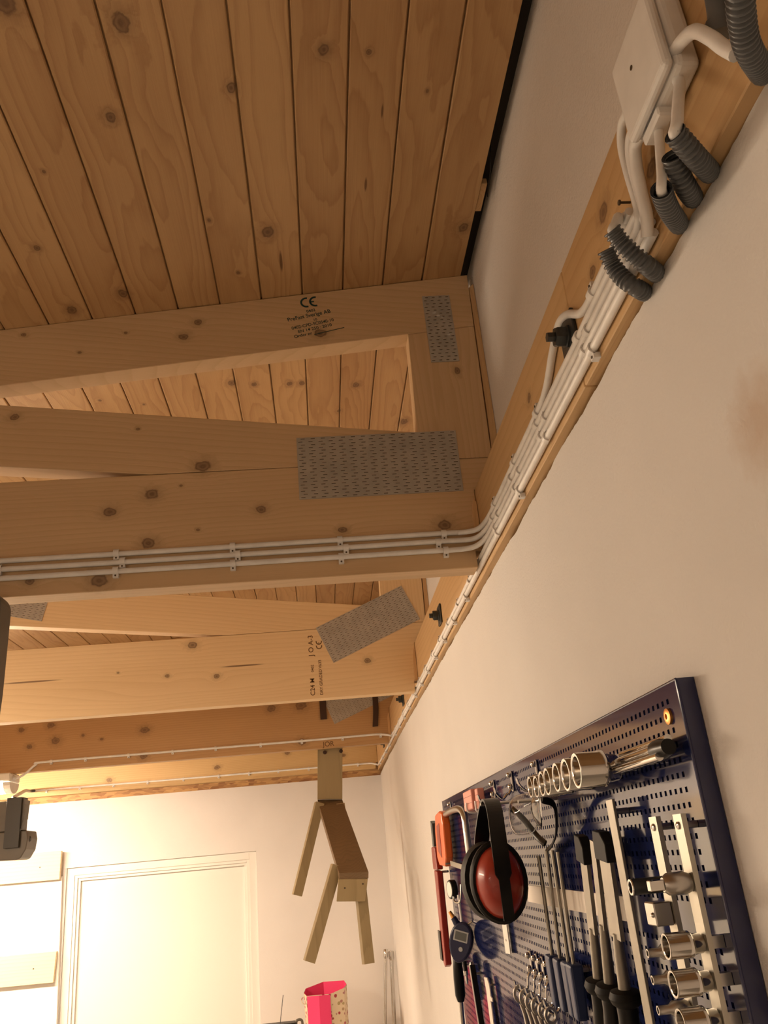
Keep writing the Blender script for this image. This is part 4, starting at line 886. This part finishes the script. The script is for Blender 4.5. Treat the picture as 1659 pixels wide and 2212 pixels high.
# safety glasses
s = thing('safety_glasses', (.28, 1.22, 2.0), 'clear safety glasses with black temples beside the ear defenders', 'safety glasses')
def lens(yc, zc_, hy, hz, nm, sk):
    mb = MB(); n = 26; vs = []; fs = []
    for j, rr in enumerate((0.02, .5, .8, 1.0)):
        for i in range(n):
            a = 2*math.pi*i/n; cc, ss = math.cos(a), math.sin(a); k = (abs(cc)**3+abs(ss)**3)**(-1/3)
            u, v = hy*rr*k*cc, hz*rr*k*ss
            vs.append((.262+.030*(1-(1-rr*rr*.35))+sk*u*.2, yc+u-v*.25, zc_+v))
    for j in range(3):
        for i in range(n): fs.append((j*n+i, j*n+(i+1) % n, (j+1)*n+(i+1) % n, (j+1)*n+i))
    fs.append(list(range(n))); m2 = len(vs); vs2 = [(p_[0]+.0016, p_[1], p_[2]) for p_ in vs]; fs2 = [tuple(q+m2 for q in reversed(f)) for f in fs]
    mb.add(vs+vs2, fs+fs2+[(3*n+i, 3*n+(i+1) % n, m2+3*n+(i+1) % n, m2+3*n+i) for i in range(n)], True); mb.build('lens', M['clear'], s)
    mb = MB(); ring = [Vector(vs[3*n+i]) for i in range(n)]; mb.tube(ring+[ring[0]], .0008, 6, caps=False); mb.build('lens_rim', M['clear'], s)
lens(1.215, 2.037, .047, .026, 'a', -1); lens(1.118, 2.040, .040, .024, 'b', 1)
mb = MB(); P = [(.268,1.075,2.048),(.285,1.085,2.040),(.292,1.12,2.012),(.296,1.17,1.995),(.298,1.215,1.988)]; mb.tube(cr(P, 6), [.0045]*25, 8, flat=.35); mb.build('temple', M['blackpl'], s)
mb = MB(); P = [(.268,1.262,2.048),(.282,1.250,2.030),(.290,1.225,2.008),(.292,1.19,1.997)]; mb.tube(cr(P, 6), [.0045]*19, 8, flat=.35); mb.build('temple', M['blackpl'], s)
mb = MB(); mb.tube([(XB-.0004,1.167,2.052),(.258,1.167,2.052)], .0022, 8); mb.build('peg', M['satin'], s)

# hacksaw
hs = thing('hacksaw', (.295, 2.1, 1.90), 'hacksaw with orange grip and silver bow frame at the far end', 'hacksaw')
mb = MB(); mb.prism([(2.205,2.093),(2.285,2.088),(2.318,2.05),(2.330,1.985),(2.300,1.9665),(2.200,1.9640),(2.165,1.985),(2.155,2.06),(2.165,2.088)], 'X', .282, .302); mb.build('grip', M['orange'], hs, bevel=.004, segs=2)
mb = MB(); mb.prism([(2.215,2.065),(2.268,2.06),(2.285,2.0),(2.225,1.985)], 'X', .2808, .2822); mb.build('grip_inset', M['red'], hs)
mb = MB(); mb.tube(cr([(.294,2.165,2.082),(.294,2.03,2.085),(.294,1.925,2.081),(.294,1.875,2.066),(.294,1.866,2.03),(.294,1.862,1.98),(.294,1.855,1.93)], 8), .0075, 12); mb.build('bow_frame', M['satin'], hs)
mb = MB(); mb.bar((.294,2.172,1.9710), (.294,1.862,1.9580), .0006, .0055, up=(0,0,1)); mb.build('saw_blade', M['steel'], hs)
mb = MB(); mb.tube([(.284,2.19,1.9725),(.302,2.19,1.9725)], .004, 10); mb.build('tension_pin', M['satin'], hs)
mb = MB(); mb.tube([(.3015,1.97,2.078),(XB-.0004,1.97,2.078)], .0025, 8); mb.build('peg', M['satin'], hs)
# red pipe wrench at the far end
rw = thing('pipe_wrench', (.29, 2.37, 1.72), 'red pipe wrench hanging at the far end behind the hacksaw', 'wrench')
mb = MB(); mb.prism([(2.395,1.955),(2.335,1.952),(2.345,1.80),(2.350,1.735),(2.375,1.728),(2.405,1.74),(2.400,1.85)], 'X', .278, .294); mb.build('handle', M['redpaint'], rw, bevel=.003, segs=2)
mb = MB(); mb.prism([(2.415,2.012),(2.350,2.012),(2.340,1.956),(2.420,1.956)], 'X', .279, .296); mb.build('lower_jaw', M['redpaint'], rw, bevel=.002)
mb = MB(); mb.prism([(2.395,2.078),(2.360,2.07),(2.366,2.0125),(2.398,2.0125)], 'X', .281, .294); mb.build('upper_jaw', M['iron'], rw, bevel=.001)
mb = MB(); mb.box(.275, .2778, 2.385, 2.425, 1.742, 1.81); mb.build('handle_pad', M['blackpl'], rw)
mb = MB(); mb.tube([(.2945,2.352,1.95),(.306,2.345,1.95),(.308,2.342,1.95)], .003, 8); mb.build('peg', M['satin'], rw)
# salmon boxes held by wire
for (y0, y1, z0, z1, x0, lb) in ((1.690,1.790,2.070,2.1065,.283,'larger salmon pink plastic box held by a white wire hook'), (1.640,1.668,2.068,2.104,.287,'thin salmon pink box with white edge next to the larger box')):
    t = thing('plastic_box', (.295, (y0+y1)/2, z0), lb, 'plastic box', 'salmon boxes')
    mb = MB(); mb.box(x0, .3005, y0, y1, z0, z1); mb.build('case', M['pinkpl'], t, bevel=.0015)
    for z in (z0+(z1-z0)*.33, z0+(z1-z0)*.68):
        mb = MB(); mb.box(x0-.0003, x0+.0001, y0+.002, y1-.002, z-.0005, z+.0005); mb.build('seam', M['red'], t)
    mb = MB(); mb.tube(cr([(XB-.0005,(y0+y1)/2,z0+.004),(.304,(y0+y1)/2,z0-.004),(.286,(y0+y1)/2,z0-.004),(x0-.003,(y0+y1)/2,z0+.002),(x0-.003,(y0+y1)/2,z0+.014)], 5), .0022, 8); mb.build('wire_hook', M['white_pl'], t)
# dial gauge, tyre gauge, dark handled tool, marker, rules
d = thing('dial_gauge', (.29, 2.19, 1.885), 'small round dial gauge with white face below the hacksaw', 'gauge')
mb = MB(); mb.lathe((.3005,2.195,1.9125), (-.975,-.22,0), [(0,.0215),(.012,.0215),(.014,.020),(.014,.0175)], n=24); mb.build('bezel', M['blackpl'], d)
mb = MB(); mb.lathe((.3005-.01365,2.195-.00308,1.9125), (-.975,-.22,0), [(0,.0170),(.0004,.0170)], n=24); mb.build('face', M['white'], d)
mb = MB(); mb.tube(cr([(.303,2.10,1.925),(.300,2.10,1.90),(.297,2.11,1.888),(.292,2.13,1.886),(.290,2.15,1.890),(.290,2.155,1.898)], 5), .0022, 8); mb.build('wire_hook', M['satin'], d)
mb = MB(); mb.tube([(.298,2.126,1.902),(.298,2.118,1.842)], .003, 8); mb.build('stem', M['white_pl'], d)
ty = thing('tyre_gauge', (.283, 2.05, 1.768), 'navy blue digital pressure gauge with grey screen', 'gauge')
GN = Vector((-.45, -.893, 0)); GU = Vector((.893, -.45, 0)); ga = math.radians(-17)
def gp(u, v, d): return Vector((.2825, 2.052, 1.8105)) + GU*(u*math.cos(ga)-v*math.sin(ga)) + Vector((0,0,1))*(u*math.sin(ga)+v*math.cos(ga)) + GN*d
def gslab(outline, d0, d1, name, mat, bev=0.0, segs=1):
    k = len(outline); mb = MB()
    mb.add([gp(u, v, d0) for u, v in outline]+[gp(u, v, d1) for u, v in outline], [tuple(range(k)), tuple(range(2*k-1, k-1, -1))]+[(q, (q+1) % k, (q+1) % k+k, q+k) for q in range(k)])
    return mb.build(name, mat, ty, bevel=bev, segs=segs)
gslab([((.0265+.003*math.sin(a))*math.cos(a), .0410*math.sin(a)) for a in [2*math.pi*q/28 for q in range(28)]], -.009, .009, 'body', M['navypl'], .004, 2)
gslab([(-.0165,.002),(.0165,.002),(.0165,.024),(-.0165,.024)], .0089, .0100, 'screen_rim', M['lcd_rim'], .0004)
gslab([(-.0130,.005),(.0130,.005),(.0130,.021),(-.0130,.021)], .0101, .0106, 'screen', M['lcd'])
gslab([(.004+.0048*math.cos(a), -.0125+.0048*math.sin(a)) for a in [2*math.pi*q/14 for q in range(14)]], .0089, .0102, 'button', M['lcd_rim'])
mb = MB(); mb.tube([gp(-.012,.030,0), gp(-.026,.044,0)], [.0085,.0065], 12); mb.build('nozzle_neck', M['navypl'], ty)
mb = MB(); mb.tube([gp(-.0262,.0442,0), gp(-.037,.054,0)], [.0050,.0036], 12); mb.build('nozzle', M['copper'], ty)
mb = MB(); mb.tube([gp(.006,.036,-.006), (XB-.0004, 2.045, 1.850)], .0022, 8); mb.build('peg', M['satin'], ty)
dt = thing('black_handled_tool', (.288, 2.23, 1.60), 'tool with thick black handle and steel shaft below the navy gauge', 'tool')
mb = MB(); mb.lathe((.288,2.195,1.772), (0,.12,-1), [(0,.006),(.006,.0105),(.05,.0125),(.085,.0120),(.098,.008),(.10,.004)], n=18); mb.build('handle', M['blackpl'], dt)
mb = MB(); mb.tube([(.288,2.208,1.675),(.288,2.225,1.56)], [.0055,.0055], 12); mb.build('shaft', M['chrome'], dt)
mb = MB(); mb.tube([(.300,2.205,1.76),(XB-.0004,2.205,1.76)], .003, 8); mb.build('peg', M['satin'], dt)
pn = thing('small_driver', (.295, 2.10, 1.71), 'small driver with bright metal tip right of the black handle', 'screwdriver')
mb = MB(); mb.lathe((.295,2.125,1.765), (0,-.1,-1), [(0,.005),(.018,.005),(.020,.0055)], n=14); mb.build('grip', M['blackpl'], pn)
mb = MB(); mb.lathe((.295,2.123,1.745), (0,-.1,-1), [(0,.0055),(.008,.0055),(.010,.0035),(.024,.003),(.026,.001)], n=14); mb.build('tip', M['chrome'], pn)
mb = MB(); mb.tube([(.3002,2.124,1.757),(XB-.0004,2.124,1.757)], .002, 8); mb.build('peg', M['satin'], pn)
br = thing('steel_square', (.295, 2.0, 1.58), 'long bright steel bar with black edge left of the pale rule', 'steel bar')
mb = MB(); mb.bar((.296,2.030,1.770), (.296,1.962,1.58), .013, .004, up=(1,0,0)); mb.build('blade', M['satin'], br, bevel=.0005)
mb = MB(); mb.bar((.2955,2.012,1.768), (.2955,1.944,1.58), .004, .0055, up=(1,0,0)); mb.build('edge', M['blackpl'], br)
mb = MB(); mb.tube([(.3005,2.022,1.75),(XB-.0004,2.022,1.75)], .0025, 8); mb.build('peg', M['satin'], br)
rl = thing('pale_rule', (.30, 1.87, 1.60), 'pale narrow rule with notched end on lower tool board', 'rule')
mb = MB(); mb.prism([(1.905,1.757),(1.870,1.760),(1.852,1.750),(1.850,1.730),(1.835,1.728),(1.838,1.722),(1.856,1.722),(1.852,1.60),(1.885,1.60),(1.895,1.735)], 'X', .3005, .3025); mb.build('blade', M['label'], rl)
mb = MB(); mb.tube([(.3026,1.88,1.745),(XB-.0004,1.88,1.745)], .002, 8); mb.build('peg', M['satin'], rl)
wt = thing('white_tag', (.306, 1.65, 1.82), 'white plastic strip hanging below the ear defenders', 'tag')
mb = MB(); mb.prism([(1.655,1.898),(1.612,1.898),(1.612,1.825),(1.655,1.822)], 'X', .3050, .3068); mb.build('strip', M['white'], wt)
mb = MB(); mb.lathe((.3049,1.633,1.845), (-1,0,0), [(0,.002),(.0003,.002)], n=10); mb.build('eyelet', M['nail'], wt)
mb = MB(); mb.tube([(.3069,1.633,1.892),(XB-.0004,1.633,1.892)], .002, 8); mb.build('peg', M['satin'], wt)

for o in list(bpy.data.objects):
    if '_b' in o.keys(): del o['_b']
